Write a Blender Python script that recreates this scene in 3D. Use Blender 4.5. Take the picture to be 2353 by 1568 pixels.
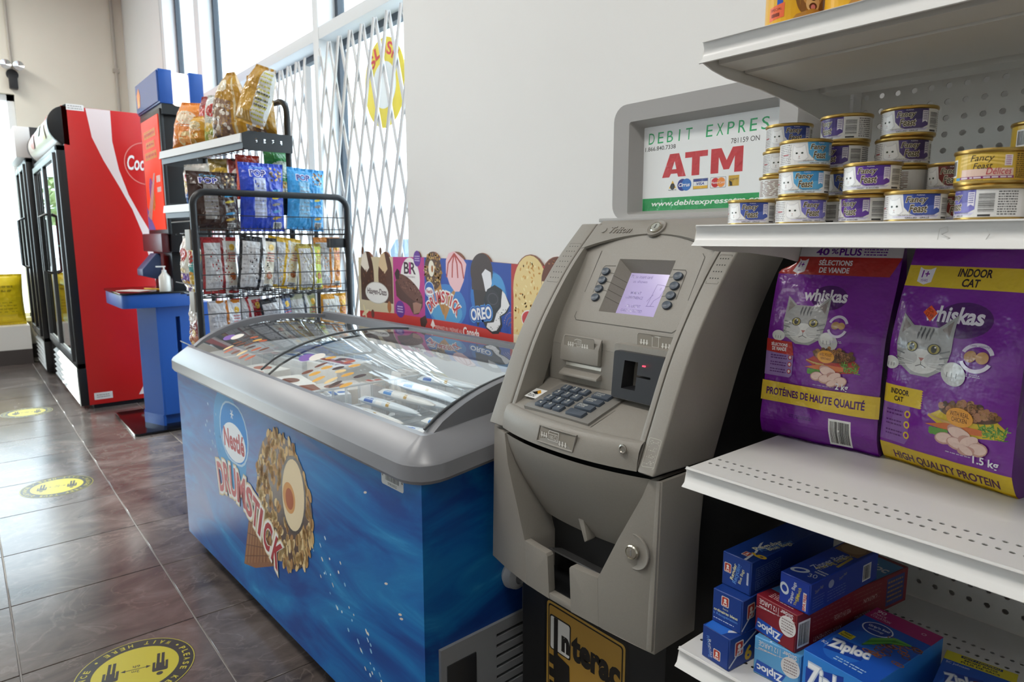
import bpy, bmesh, math, random
from mathutils import Vector, Matrix, noise
from mathutils.geometry import tessellate_polygon

for o in list(bpy.data.objects):
    bpy.data.objects.remove(o)
scene = bpy.context.scene
COL = scene.collection
R = math.radians

# ------------------------------------------------------------------ camera
cam_data = bpy.data.cameras.new('camera')
cam = bpy.data.objects.new('camera', cam_data)
COL.objects.link(cam)
cam_data.sensor_width = 36.0
cam_data.lens = 36.0 * 1535.0 / 2353.0
cam_data.clip_start = 0.02
PITCH = math.atan(234.0 / 1535.0)
A = R(39.6)
fw = Vector((-math.cos(A) * math.cos(PITCH), math.sin(A) * math.cos(PITCH), -math.sin(PITCH)))
cam.location = (0, 0, 1.21)
cam.rotation_euler = fw.to_track_quat('-Z', 'Y').to_euler()
cam_data.dof.use_dof = True
cam_data.dof.focus_distance = 1.15
cam_data.dof.aperture_fstop = 9.0
scene.camera = cam

# ------------------------------------------------------------------ world, sun, exposure
world = bpy.data.worlds.new('daylight')
scene.world = world
world.use_nodes = True
wb = world.node_tree.nodes['Background']
wb.inputs[0].default_value = (0.86, 0.93, 1.0, 1)
wb.inputs[1].default_value = 6.0
sun_data = bpy.data.lights.new('sun_offscreen', 'SUN')
sun_data.energy = 5.0
sun_data.angle = R(0.6)
sun_data.color = (1.0, 0.93, 0.82)
sun = bpy.data.objects.new('sun_offscreen', sun_data)
COL.objects.link(sun)
sun.rotation_euler = Vector((0.93, 0.30, -0.42)).to_track_quat('-Z', 'Y').to_euler()
scene.view_settings.view_transform = 'Standard'
scene.view_settings.look = 'None'
scene.view_settings.gamma = 1.0
scene.view_settings.use_curve_mapping = False
scene.view_settings.exposure = 0.12

CEIL_Z = 3.7
LIGHT_SPOTS = [(x, y) for x in (-7.3, -4.9, -2.5, -0.1) for y in (-0.6, -3.2)]
def ceiling_area_lights():
    for (x, y) in LIGHT_SPOTS:
        d = bpy.data.lights.new('ceiling_lamp_offscreen', 'AREA')
        d.shape = 'RECTANGLE'; d.size = 1.15; d.size_y = 0.55
        d.energy = 31.0 if y > -1 else 9.0
        d.color = (1.0, 0.965, 0.91)
        o = bpy.data.objects.new('ceiling_lamp_offscreen', d)
        o.location = (x, y, CEIL_Z - 0.06)
        COL.objects.link(o)
ceiling_area_lights()

# ------------------------------------------------------------------ materials
def lin(c):
    c /= 255.0
    return c / 12.92 if c <= 0.04045 else ((c + 0.055) / 1.055) ** 2.4
def hexc(h):
    h = h.lstrip('#')
    return (lin(int(h[0:2], 16)), lin(int(h[2:4], 16)), lin(int(h[4:6], 16)), 1.0)
MATS = {}
def mat(name, col='#808080', rough=0.5, metal=0.0, noise_amt=0.0, noise_scale=8.0, bump=0.0, bump_scale=60.0,
        emit=0.0, coat=0.0, spec=0.5, bump_dist=0.002):
    if name in MATS: return MATS[name]
    m = bpy.data.materials.new(name); m.use_nodes = True
    nt = m.node_tree; b = nt.nodes['Principled BSDF']
    c = hexc(col)
    b.inputs['Base Color'].default_value = c
    b.inputs['Roughness'].default_value = rough
    b.inputs['Metallic'].default_value = metal
    b.inputs['Specular IOR Level'].default_value = spec
    b.inputs['Coat Weight'].default_value = coat
    b.inputs['Coat Roughness'].default_value = 0.08
    if emit:
        b.inputs['Emission Color'].default_value = c
        b.inputs['Emission Strength'].default_value = emit
    if noise_amt or bump:
        tc = nt.nodes.new('ShaderNodeTexCoord')
    if noise_amt:
        n = nt.nodes.new('ShaderNodeTexNoise'); n.inputs['Scale'].default_value = noise_scale
        n.inputs['Detail'].default_value = 5
        nt.links.new(tc.outputs['Object'], n.inputs['Vector'])
        r = nt.nodes.new('ShaderNodeValToRGB')
        r.color_ramp.elements[0].position = 0.3; r.color_ramp.elements[1].position = 0.7
        r.color_ramp.elements[0].color = tuple(max(0, v * (1 - noise_amt)) for v in c[:3]) + (1,)
        r.color_ramp.elements[1].color = tuple(min(1, v * (1 + noise_amt)) for v in c[:3]) + (1,)
        nt.links.new(n.outputs['Fac'], r.inputs['Fac'])
        nt.links.new(r.outputs['Color'], b.inputs['Base Color'])
    if bump:
        n2 = nt.nodes.new('ShaderNodeTexNoise'); n2.inputs['Scale'].default_value = bump_scale
        n2.inputs['Detail'].default_value = 3
        nt.links.new(tc.outputs['Object'], n2.inputs['Vector'])
        bp = nt.nodes.new('ShaderNodeBump'); bp.inputs['Strength'].default_value = bump
        bp.inputs['Distance'].default_value = bump_dist
        nt.links.new(n2.outputs['Fac'], bp.inputs['Height'])
        nt.links.new(bp.outputs['Normal'], b.inputs['Normal'])
    MATS[name] = m
    return m
def pm(col, rough=0.45):
    """printing ink of one colour"""
    if rough < 0.255:      # glossy bag film: soft crinkle
        return mat('film_ink_%s_%d' % (col.lstrip('#'), int(rough * 100)), col, rough, bump=0.75, bump_scale=30.0, coat=0.5, bump_dist=0.008)
    return mat('ink_%s_%d' % (col.lstrip('#'), int(rough * 100)), col, rough)
def glass_mat(name, tint='#ffffff', ior=1.45, tintmix=0.0):
    if name in MATS: return MATS[name]
    m = bpy.data.materials.new(name); m.use_nodes = True
    nt = m.node_tree
    for n in list(nt.nodes): nt.nodes.remove(n)
    out = nt.nodes.new('ShaderNodeOutputMaterial')
    tr = nt.nodes.new('ShaderNodeBsdfTransparent'); tr.inputs[0].default_value = hexc(tint)
    gl = nt.nodes.new('ShaderNodeBsdfGlossy'); gl.inputs['Roughness'].default_value = 0.015
    gl.inputs['Color'].default_value = (1, 1, 1, 1)
    fr = nt.nodes.new('ShaderNodeFresnel'); fr.inputs['IOR'].default_value = ior
    mx = nt.nodes.new('ShaderNodeMixShader')
    gm = nt.nodes.new('ShaderNodeNewGeometry'); iv = nt.nodes.new('ShaderNodeMath'); iv.operation = 'SUBTRACT'; iv.inputs[0].default_value = 1.0
    ml = nt.nodes.new('ShaderNodeMath'); ml.operation = 'MULTIPLY'
    nt.links.new(gm.outputs['Backfacing'], iv.inputs[1]); nt.links.new(iv.outputs[0], ml.inputs[0]); nt.links.new(fr.outputs[0], ml.inputs[1])
    nt.links.new(ml.outputs[0], mx.inputs[0]); nt.links.new(tr.outputs[0], mx.inputs[1])
    nt.links.new(gl.outputs[0], mx.inputs[2]); nt.links.new(mx.outputs[0], out.inputs[0])
    MATS[name] = m
    return m

# ------------------------------------------------------------------ mesh helpers
class MB:
    """collects shapes, then links them as ONE mesh object"""
    def __init__(s): s.v = []; s.f = []; s.m = []
    def add(s, verts, faces, mi=0):
        k = len(s.v); s.v += [tuple(p) for p in verts]
        s.f += [tuple(i + k for i in f) for f in faces]; s.m += [mi] * len(faces)
        return s
    def box(s, x0, y0, z0, x1, y1, z1, mi=0, rot=None, about=None):
        vs = [Vector(p) for p in ((x0,y0,z0),(x1,y0,z0),(x1,y1,z0),(x0,y1,z0),(x0,y0,z1),(x1,y0,z1),(x1,y1,z1),(x0,y1,z1))]
        if rot is not None:
            c = Vector(about) if about else Vector(((x0+x1)/2,(y0+y1)/2,(z0+z1)/2))
            vs = [rot @ (p - c) + c for p in vs]
        return s.add(vs, [(0,3,2,1),(4,5,6,7),(0,1,5,4),(1,2,6,5),(2,3,7,6),(3,0,4,7)], mi)
    def prism(s, poly, fn, mi=0):
        """poly: 2D outline (CCW), fn(x,y,k) -> 3D for k=0 (near) and 1 (far)"""
        n = len(poly)
        vs = [fn(x, y, 0) for x, y in poly] + [fn(x, y, 1) for x, y in poly]
        tri = tessellate_polygon([[Vector((x, y, 0)) for x, y in poly]])
        fs = [tuple(t) for t in tri] + [tuple(i + n for i in reversed(t)) for t in tri]
        fs += [(i, i + n, (i + 1) % n + n, (i + 1) % n) for i in range(n)]
        return s.add(vs, fs, mi)
    def prism_hole(s, outer, holes, fn, mi=0):
        """plate with real openings: outer outline and hole outlines in 2D"""
        loops = [outer] + list(holes); flat = [p for l in loops for p in l]; n = len(flat)
        tri = tessellate_polygon([[Vector((x, y, 0)) for x, y in l] for l in loops])
        fs = [tuple(t) for t in tri] + [tuple(i + n for i in reversed(t)) for t in tri]
        k = 0
        for l in loops:
            m = len(l); fs += [(k+i, k+i+n, k+(i+1) % m+n, k+(i+1) % m) for i in range(m)]; k += m
        return s.add([fn(x, y, 0) for x, y in flat] + [fn(x, y, 1) for x, y in flat], fs, mi)
    def tube(s, path, r, n=8, mi=0, closed=False):
        path = [Vector(p) for p in path]; rings = []; m = len(path); up = None
        for i, p in enumerate(path):
            a = path[i - 1] if (i or closed) else p
            b = path[(i + 1) % m] if (i < m - 1 or closed) else p
            t = (b - a).normalized()
            if up is None:
                up = t.orthogonal().normalized()
            up = (up - t * up.dot(t))
            up = up.normalized() if up.length > 1e-6 else t.orthogonal().normalized()
            w = t.cross(up)
            rings.append([p + (up * math.cos(2*math.pi*k/n) + w * math.sin(2*math.pi*k/n)) * r for k in range(n)])
        vs = [q for ring in rings for q in ring]; fs = []
        for i in range(m if closed else m - 1):
            j = (i + 1) % m
            for k in range(n):
                fs.append((i*n+k, i*n+(k+1)%n, j*n+(k+1)%n, j*n+k))
        if not closed:
            fs += [tuple(reversed(range(n))), tuple(range((m-1)*n, m*n))]
        return s.add(vs, fs, mi)
    def lathe(s, prof, n=32, c=(0,0,0), mi=0, axis='z'):
        vs = []; fs = []
        for r, z in prof:
            for k in range(n):
                a = 2*math.pi*k/n
                if axis == 'z': vs.append((c[0]+r*math.cos(a), c[1]+r*math.sin(a), c[2]+z))
                elif axis == 'y': vs.append((c[0]+r*math.cos(a), c[1]+z, c[2]-r*math.sin(a)))
                else: vs.append((c[0]+z, c[1]+r*math.cos(a), c[2]+r*math.sin(a)))
        for i in range(len(prof)-1):
            for k in range(n):
                fs.append((i*n+k, i*n+(k+1)%n, (i+1)*n+(k+1)%n, (i+1)*n+k))
        if prof[0][0] > 1e-6: fs.append(tuple(reversed(range(n))))
        if prof[-1][0] > 1e-6: fs.append(tuple(range((len(prof)-1)*n, len(prof)*n)))
        return s.add(vs, fs, mi)
    def grid(s, nu, nv, fn, mi=0, flip=False):
        vs = [fn(i/nu, j/nv) for j in range(nv+1) for i in range(nu+1)]; fs = []
        for j in range(nv):
            for i in range(nu):
                q = (j*(nu+1)+i, j*(nu+1)+i+1, (j+1)*(nu+1)+i+1, (j+1)*(nu+1)+i)
                fs.append(tuple(reversed(q)) if flip else q)
        return s.add(vs, fs, mi)
    def mesh(s, name, mats, bevel=0, smooth=True, segs=2, weld=False, angle=40):
        me = bpy.data.meshes.new(name)
        me.from_pydata(s.v, [], s.f)
        me.polygons.foreach_set('material_index', s.m)
        for m in (mats if isinstance(mats, (list, tuple)) else [mats]): me.materials.append(m)
        bm = bmesh.new(); bm.from_mesh(me)
        if weld: bmesh.ops.remove_doubles(bm, verts=bm.verts, dist=1e-6)
        bmesh.ops.recalc_face_normals(bm, faces=bm.faces) if (weld or bevel) else None
        if bevel:
            es = [e for e in bm.edges if len(e.link_faces) == 2 and e.calc_face_angle(0) > R(35)]
            bmesh.ops.bevel(bm, geom=es, offset=bevel, segments=segs, affect='EDGES', clamp_overlap=True, profile=0.6)
        bm.to_mesh(me); bm.free()
        if smooth:
            me.polygons.foreach_set('use_smooth', [True] * len(me.polygons))
            me.set_sharp_from_angle(angle=R(angle))
        me.update()
        return me
    def build(s, name, mats, parent=None, loc=None, rot=None, **kw):
        return link(name, s.mesh(name, mats, **kw), parent, loc, rot)
def link(name, me, parent=None, loc=None, rot=None):
    o = bpy.data.objects.new(name, me); COL.objects.link(o)
    if parent is not None: o.parent = parent
    if loc is not None: o.location = loc
    if rot is not None: o.rotation_euler = rot
    return o
def tag(o, label=None, cat=None, group=None, kind=None):
    if label: o['label'] = label
    if cat: o['category'] = cat
    if group: o['group'] = group
    if kind: o['kind'] = kind
    return o
def thing(name, label, cat, loc=(0,0,0), rz=0.0, group=None, rot=None):
    o = bpy.data.objects.new(name, None); COL.objects.link(o)
    o.empty_display_size = 0.05
    o.location = loc; o.rotation_euler = rot if rot else (0, 0, rz)
    return tag(o, label, cat, group)
def copy_tree(o, parent=None):
    c = o.copy(); COL.objects.link(c)
    if parent is not None: c.parent = parent
    for ch in list(o.children): copy_tree(ch, c)
    return c
def rrect(x0, y0, x1, y1, r, n=5):
    pts = []
    for cx, cy, a in ((x1-r, y0+r, -90), (x1-r, y1-r, 0), (x0+r, y1-r, 90), (x0+r, y0+r, 180)):
        for k in range(n+1):
            t = R(a + 90*k/n); pts.append((cx + r*math.cos(t), cy + r*math.sin(t)))
    return pts
def arc(cx, cy, rx, ry, a0, a1, n=16):
    return [(cx + rx*math.cos(R(a0+(a1-a0)*k/n)), cy + ry*math.sin(R(a0+(a1-a0)*k/n))) for k in range(n+1)]

# ------------------------------------------------------------------ flat printing laid on real surfaces
TEXT = {}
def text_tris(s, italic=0.0, bold=0.0, res=3):
    key = (s, italic, bold, res)
    if key in TEXT: return TEXT[key]
    cu = bpy.data.curves.new('t', 'FONT'); cu.body = s; cu.shear = italic; cu.offset = bold
    cu.resolution_u = res; cu.fill_mode = 'FRONT'
    ob = bpy.data.objects.new('t', cu)
    me = ob.to_mesh()
    vs = [v.co.copy() for v in me.vertices]; fs = [tuple(p.vertices) for p in me.polygons]
    ob.to_mesh_clear(); bpy.data.objects.remove(ob); bpy.data.curves.remove(cu)
    if vs:
        x0 = min(v.x for v in vs); x1 = max(v.x for v in vs); y0 = min(v.y for v in vs); y1 = max(v.y for v in vs)
        w = max(x1-x0, 1e-6); h = max(y1-y0, 1e-6)
        vs = [((v.x-x0)/w, (v.y-y0)/h) for v in vs]
    else: w = h = 1
    TEXT[key] = (vs, fs, w / h)
    return TEXT[key]
class Print:
    def __init__(s, rough=0.45): s.it = []; s.L = 0; s.rough = rough
    def up(s): s.L += 1; return s
    def tris(s, vs, fs, col): s.it.append((vs, fs, col, s.L)); return s
    def poly(s, pts, col):
        s.up()
        t = tessellate_polygon([[Vector((x, y, 0)) for x, y in pts]])
        return s.tris(list(pts), [tuple(q) for q in t], col)
    def rect(s, x0, y0, x1, y1, col): return s.poly([(x0,y0),(x1,y0),(x1,y1),(x0,y1)], col)
    def rr(s, x0, y0, x1, y1, r, col): return s.poly(rrect(x0, y0, x1, y1, r), col)
    def ell(s, cx, cy, rx, ry, col, rot=0.0, n=28):
        c, k = math.cos(R(rot)), math.sin(R(rot)); pts = []
        for i in range(n):
            a = 2*math.pi*i/n; x = rx*math.cos(a); y = ry*math.sin(a)
            pts.append((cx + x*c - y*k, cy + x*k + y*c))
        return s.poly(pts, col)
    def rings(s, cx, cy, rx, ry, w, col, n=32, a0=0, a1=360):
        s.up(); vs = []; fs = []
        for i in range(n+1):
            a = R(a0 + (a1-a0)*i/n)
            vs += [(cx+rx*math.cos(a), cy+ry*math.sin(a)), (cx+(rx-w)*math.cos(a), cy+(ry-w)*math.sin(a))]
            if i: fs.append((2*i-2, 2*i, 2*i+1, 2*i-1))
        return s.tris(vs, fs, col)
    def line(s, pts, w, col):
        s.up()
        for (xa, ya), (xb, yb) in zip(pts[:-1], pts[1:]):
            d = math.hypot(xb-xa, yb-ya) or 1; nx, ny = -(yb-ya)/d*w/2, (xb-xa)/d*w/2
            s.tris([(xa-nx,ya-ny),(xb-nx,yb-ny),(xb+nx,yb+ny),(xa+nx,ya+ny)], [(0,1,2,3)], col)
        return s
    def text(s, body, x0, y0, x1, y1, col, italic=0.0, bold=0.0, rot=0.0, keep=False, res=3, warp=None):
        """fills the box x0..x1 / y0..y1 with the words (keep: natural width, centred)"""
        s.up()
        vs, fs, asp = text_tris(body, italic, bold, res)
        w, h = x1-x0, y1-y0
        if keep:
            nw = min(asp*abs(h), abs(w)); x0 = (x0+x1)/2 - math.copysign(nw, w)/2; w = math.copysign(nw, w)
        cx, cy = x0+w/2, y0+h/2; c, k = math.cos(R(rot)), math.sin(R(rot)); out = []
        for u, v in vs:
            x, y = (u-.5)*w, (v-.5)*h
            p = (cx + x*c - y*k, cy + x*k + y*c)
            out.append(warp(*p) if warp else p)
        return s.tris(out, fs, col)
    def outlined(s, body, x0, y0, x1, y1, col, edge, e=0.03, **kw):
        b = kw.pop('bold', 0.0)
        ew = (x1-x0)*0.0 + e*abs(y1-y0)
        s.text(body, x0-ew, y0-ew, x1+ew, y1+ew, edge, bold=b+0.05, **kw)
        return s.text(body, x0, y0, x1, y1, col, bold=b, **kw)
    def barcode(s, x0, y0, x1, y1, seed=1, vertical=False, bg='#f4f4f2', fg='#151515'):
        s.rect(x0, y0, x1, y1, bg); s.up(); rnd = random.Random(seed)
        m = 0.08; X0, X1, Y0, Y1 = x0+(x1-x0)*m, x1-(x1-x0)*m, y0+(y1-y0)*m, y1-(y1-y0)*m
        t = 0.0
        while t < 1:
            w = rnd.choice((.012,.02,.03,.042))
            a, b = t, min(1, t+w); t += w + rnd.choice((.012,.02,.032))
            if vertical: q = [(X0, Y0+(Y1-Y0)*a), (X1, Y0+(Y1-Y0)*a), (X1, Y0+(Y1-Y0)*b), (X0, Y0+(Y1-Y0)*b)]
            else: q = [(X0+(X1-X0)*a, Y0), (X0+(X1-X0)*b, Y0), (X0+(X1-X0)*b, Y1), (X0+(X1-X0)*a, Y1)]
            s.tris(q, [(0,1,2,3)], fg)
        return s
    def smalltext(s, x0, y0, x1, y1, rows, col, seed=3, fill=0.55):
        """rows of unreadable small print as broken dashes"""
        s.up(); rnd = random.Random(seed); h = (y1-y0)/rows
        for r in range(rows):
            t = 0.0
            while t < 0.97:
                w = min(rnd.uniform(.05,.16), 1-t); ya = y0+h*r+h*(1-fill)/2
                s.tris([(x0+(x1-x0)*t,ya),(x0+(x1-x0)*(t+w),ya),(x0+(x1-x0)*(t+w),ya+h*fill),(x0+(x1-x0)*t,ya+h*fill)], [(0,1,2,3)], col)
                t += w + rnd.uniform(.02,.05)
        return s
    def mesh(s, name, fn, cuts=(0,0), eps=0.00012, base=1):
        """fn(u,v) -> (point, normal)"""
        cols = []; V = []; F = []; MI = []
        # pack layers: a shape only rises above shapes it overlaps
        packed = []; boxes = []
        for vs, fs, col, L in s.it:
            bx = (min(v[0] for v in vs), min(v[1] for v in vs), max(v[0] for v in vs), max(v[1] for v in vs)) if vs else (9,9,9,9)
            nl = 0
            for (b2, L2, n2) in boxes:
                if L2 < L and n2 >= nl and bx[0] < b2[2] and b2[0] < bx[2] and bx[1] < b2[3] and b2[1] < bx[3]: nl = n2 + 1
            boxes.append((bx, L, nl)); packed.append((vs, fs, col, nl))
        for vs, fs, col, L in packed:
            if col not in cols: cols.append(col)
            k = len(V); V += [(x, y, float(L)) for x, y in vs]
            F += [tuple(i+k for i in f) for f in fs]; MI += [cols.index(col)]*len(fs)
        me = bpy.data.meshes.new(name); me.from_pydata(V, [], F)
        me.polygons.foreach_set('material_index', MI)
        nu, nv = cuts
        bm = bmesh.new(); bm.from_mesh(me)
        if nu or nv:
            xs = [v[0] for v in V]; ys = [v[1] for v in V]
            for n, lo, hi, ax in ((nu, min(xs), max(xs), 0), (nv, min(ys), max(ys), 1)):
                for i in range(1, n):
                    c = lo + (hi-lo)*i/n; no = Vector((1,0,0)) if ax == 0 else Vector((0,1,0))
                    bmesh.ops.bisect_plane(bm, geom=bm.verts[:]+bm.edges[:]+bm.faces[:], plane_co=no*c, plane_no=no, dist=1e-7)
        # keep every print facing outwards
        flipped = [f for f in bm.faces if f.normal.z < 0]
        if flipped: bmesh.ops.reverse_faces(bm, faces=flipped)
        for v in bm.verts:
            p, n = fn(v.co.x, v.co.y); v.co = Vector(p) + Vector(n) * eps * (v.co.z + base)
        bm.to_mesh(me); bm.free()
        for c in cols: me.materials.append(pm(c, s.rough))
        return me
    def build(s, name, fn, parent=None, **kw):
        return link(name, s.mesh(name, fn, **kw), parent)
def plane(o, ux, uy):
    o, ux, uy = Vector(o), Vector(ux), Vector(uy); n = ux.cross(uy).normalized()
    return lambda u, v: (o + ux*u + uy*v, n)
# ------------------------------------------------------------------ the setting
def tile_material():
    m = bpy.data.materials.new('slate_tile'); m.use_nodes = True
    nt = m.node_tree; b = nt.nodes['Principled BSDF']
    tc = nt.nodes.new('ShaderNodeTexCoord'); oi = nt.nodes.new('ShaderNodeObjectInfo')
    mp = nt.nodes.new('ShaderNodeVectorMath'); mp.operation = 'MULTIPLY_ADD'
    mp.inputs[1].default_value = (1.6, 1.0, 1.0)
    nt.links.new(tc.outputs['Object'], mp.inputs[0])
    sc = nt.nodes.new('ShaderNodeVectorMath'); sc.operation = 'SCALE'; sc.inputs['Scale'].default_value = 40
    cb = nt.nodes.new('ShaderNodeCombineXYZ')
    nt.links.new(oi.outputs['Random'], cb.inputs[0]); nt.links.new(oi.outputs['Random'], cb.inputs[2])
    nt.links.new(cb.outputs[0], sc.inputs[0]); nt.links.new(sc.outputs[0], mp.inputs[2])
    n = nt.nodes.new('ShaderNodeTexNoise'); n.inputs['Scale'].default_value = 3.4; n.inputs['Detail'].default_value = 9
    n.inputs['Roughness'].default_value = 0.62; n.inputs['Distortion'].default_value = 0.9
    nt.links.new(mp.outputs[0], n.inputs['Vector'])
    r = nt.nodes.new('ShaderNodeValToRGB'); e = r.color_ramp.elements
    e[0].position = 0.28; e[0].color = hexc('#3b3635'); e[1].position = 0.78; e[1].color = hexc('#837b76')
    x = e.new(0.5); x.color = hexc('#5b524e')
    x = e.new(0.62); x.color = hexc('#69605c')
    nt.links.new(n.outputs['Fac'], r.inputs['Fac'])
    # thin pale veins
    n2 = nt.nodes.new('ShaderNodeTexNoise'); n2.inputs['Scale'].default_value = 2.2; n2.inputs['Detail'].default_value = 6
    n2.inputs['Distortion'].default_value = 2.0
    nt.links.new(mp.outputs[0], n2.inputs['Vector'])
    r2 = nt.nodes.new('ShaderNodeValToRGB'); e2 = r2.color_ramp.elements
    e2[0].position = 0.485; e2[0].color = (0,0,0,1); e2[1].position = 0.515; e2[1].color = (0,0,0,1)
    x = e2.new(0.5); x.color = (0.16,0.16,0.16,1)
    nt.links.new(n2.outputs['Fac'], r2.inputs['Fac'])
    mx = nt.nodes.new('ShaderNodeMix'); mx.data_type = 'RGBA'
    nt.links.new(r2.outputs['Color'], mx.inputs['Factor']); nt.links.new(r.outputs['Color'], mx.inputs['A'])
    mx.inputs['B'].default_value = hexc('#a89a92')
    nt.links.new(mx.outputs['Result'], b.inputs['Base Color'])
    b.inputs['Roughness'].default_value = 0.21
    bp = nt.nodes.new('ShaderNodeBump'); bp.inputs['Strength'].default_value = 0.12; bp.inputs['Distance'].default_value = 0.003
    nt.links.new(n.outputs['Fac'], bp.inputs['Height']); nt.links.new(bp.outputs['Normal'], b.inputs['Normal'])
    return m
WHITE = mat('white_wall_paint', '#e9e8e6', 0.6, noise_amt=0.015, noise_scale=2)
CREAM = mat('cream_wall_paint', '#ece6d8', 0.65, noise_amt=0.02, noise_scale=2)
FRAME = mat('white_window_frame', '#e6e8ea', 0.45)
DARKF = mat('dark_glazing_frame', '#3c444e', 0.5)
GLASS = glass_mat('window_glass', '#f4fbfd', 1.3)
FLOOR_EDGE = (-8.4, 3.0, -5.0, 1.75)

def build_floor():
    fx0, fx1, fy0, fy1 = FLOOR_EDGE
    fl = MB().box(fx0, fy0, -0.12, fx1, fy1, -0.0035).build('floor', mat('tile_grout', '#8f8a86', 0.75), smooth=False)
    tag(fl, kind='structure')
    T = 0.457; g = 0.0022
    me = MB().box(-T/2+g, -T/2+g, -0.009, T/2-g, T/2-g, 0).mesh('tile', tile_material(), bevel=0.0012, segs=1)
    ys = [0.486 + T*k for k in range(-6, 3)]
    for j, y0 in enumerate(ys):
        off = 0.0 if y0 < 0.4 else 0.006
        k0 = int((fx0 + 2.197)/T) ; k1 = int((2.4 + 2.197)/T)
        for k in range(k0, k1):
            x0 = -2.197 + off + T*k
            if x0 < fx0: continue
            o = link('tile', me, fl, (x0+T/2, y0+T/2, 0))
            o.rotation_euler = (0, 0, random.choice((0, math.pi)))
random.seed(4)
build_floor()

def build_walls():
    w = MB().box(-2.275, 1.36, -0.05, 3.0, 1.9, CEIL_Z).build('wall_back', WHITE, smooth=False); tag(w, kind='structure')
    w = MB().box(-8.4, 1.6, -0.05, -6.83, 1.9, CEIL_Z).build('wall_window_side', WHITE, smooth=False); tag(w, kind='structure')
    e = MB()
    e.box(-8.6, 0.60, -0.05, -8.4, 1.9, CEIL_Z)
    e.box(-8.6, -5.0, -0.05, -8.4, 0.60, 0.40)
    e.box(-8.6, -5.0, 2.62, -8.4, 0.60, CEIL_Z)
    e.box(-8.6, -5.0, 0.40, -8.4, -4.4, 2.62)
    tag(e.build('wall_end', CREAM, smooth=False), kind='structure')
    tag(MB().box(-8.6, -5.2, -0.05, 3.2, -5.0, CEIL_Z).build('wall_front', WHITE, smooth=False), kind='structure')
    tag(MB().box(3.0, -5.2, -0.05, 3.2, 1.9, CEIL_Z).build('wall_right', WHITE, smooth=False), kind='structure')
    tag(MB().box(-8.6, -5.2, CEIL_Z, 3.2, 1.9, CEIL_Z+0.15).build('ceiling', mat('ceiling_paint', '#eeeeec', 0.8), smooth=False), kind='structure')
    bbm = mat('dark_baseboard', '#4b4442', 0.5)
    tag(MB().box(-8.4, -5.0, 0, -8.385, 1.6, 0.145).build('baseboard_end', bbm, smooth=False), kind='structure')
    tag(MB().box(-8.4, 1.585, 0, -6.83, 1.6, 0.145).build('baseboard_window_side', bbm, smooth=False), kind='structure')
    tag(MB().box(-2.26, 1.348, 0, 3.0, 1.36, 0.12).build('baseboard_back', bbm, smooth=False), kind='structure')
build_walls()

def build_windows():
    # posts and rails of the storefront glazing
    posts = [(-6.84, -6.73), (-5.80, -5.667), (-3.62, -3.55)]
    n = 1
    for a, b in posts:
        o = MB().box(a, 1.60, 0, b, 1.74, CEIL_Z).build('trim_%d' % n, FRAME, bevel=0.003); tag(o, kind='structure'); n += 1
    bays = [(-6.73, -5.80), (-5.667, -3.62), (-3.55, -2.275)]
    w = 1
    for a, b in bays:
        for nm, z0, z1 in (('sill', 0.0, 0.32), ('rail', 2.262, 2.325), ('head', 3.45, 3.7)):
            o = MB().box(a, 1.602, z0, b, 1.74, z1).build('trim_%d' % n, FRAME, bevel=0.003); tag(o, kind='structure'); n += 1
        for z0, z1 in ((0.32, 2.262), (2.325, 3.45)):
            root = thing('window_%d' % w, None, None, (a, 1.70, z0)); tag(root, kind='structure'); w += 1
            W, H = b-a, z1-z0; t = 0.035
            f = MB().box(0, 0, 0, t, .04, H).box(W-t, 0, 0, W, .04, H).box(t, 0, 0, W-t, .04, t).box(t, 0, H-t, W-t, .04, H)
            f.build('glazing_frame', DARKF, root, smooth=False)
            MB().box(t*.8, .015, t*.8, W-t*.8, .021, H-t*.8).build('pane', GLASS, root, smooth=False)
    # end-wall shop window
    root = thing('window_%d' % w, None, None, (-8.5, -4.398, 0.402)); tag(root, kind='structure')
    f = MB(); W = 4.996; H = 2.216; t = 0.06
    for y in (0, W/3, 2*W/3, W-t): f.box(-.05, y, 0, .05, y+t, H)
    f.box(-.05, 0, 0, .05, W, t).box(-.05, 0, H-t, .05, W, H)
    f.build('window_frame', FRAME, root, smooth=False)
    for i in range(3):
        MB().box(-.006, i*W/3+t*.9, t*.9, .006, (i+1)*W/3+t*.1, H-t*.9).build('pane', GLASS, root, smooth=False)
    MB().box(.05, 0, -.02, .14, W, 0.02).build('window_sill', FRAME, root, smooth=False)
build_windows()

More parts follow.
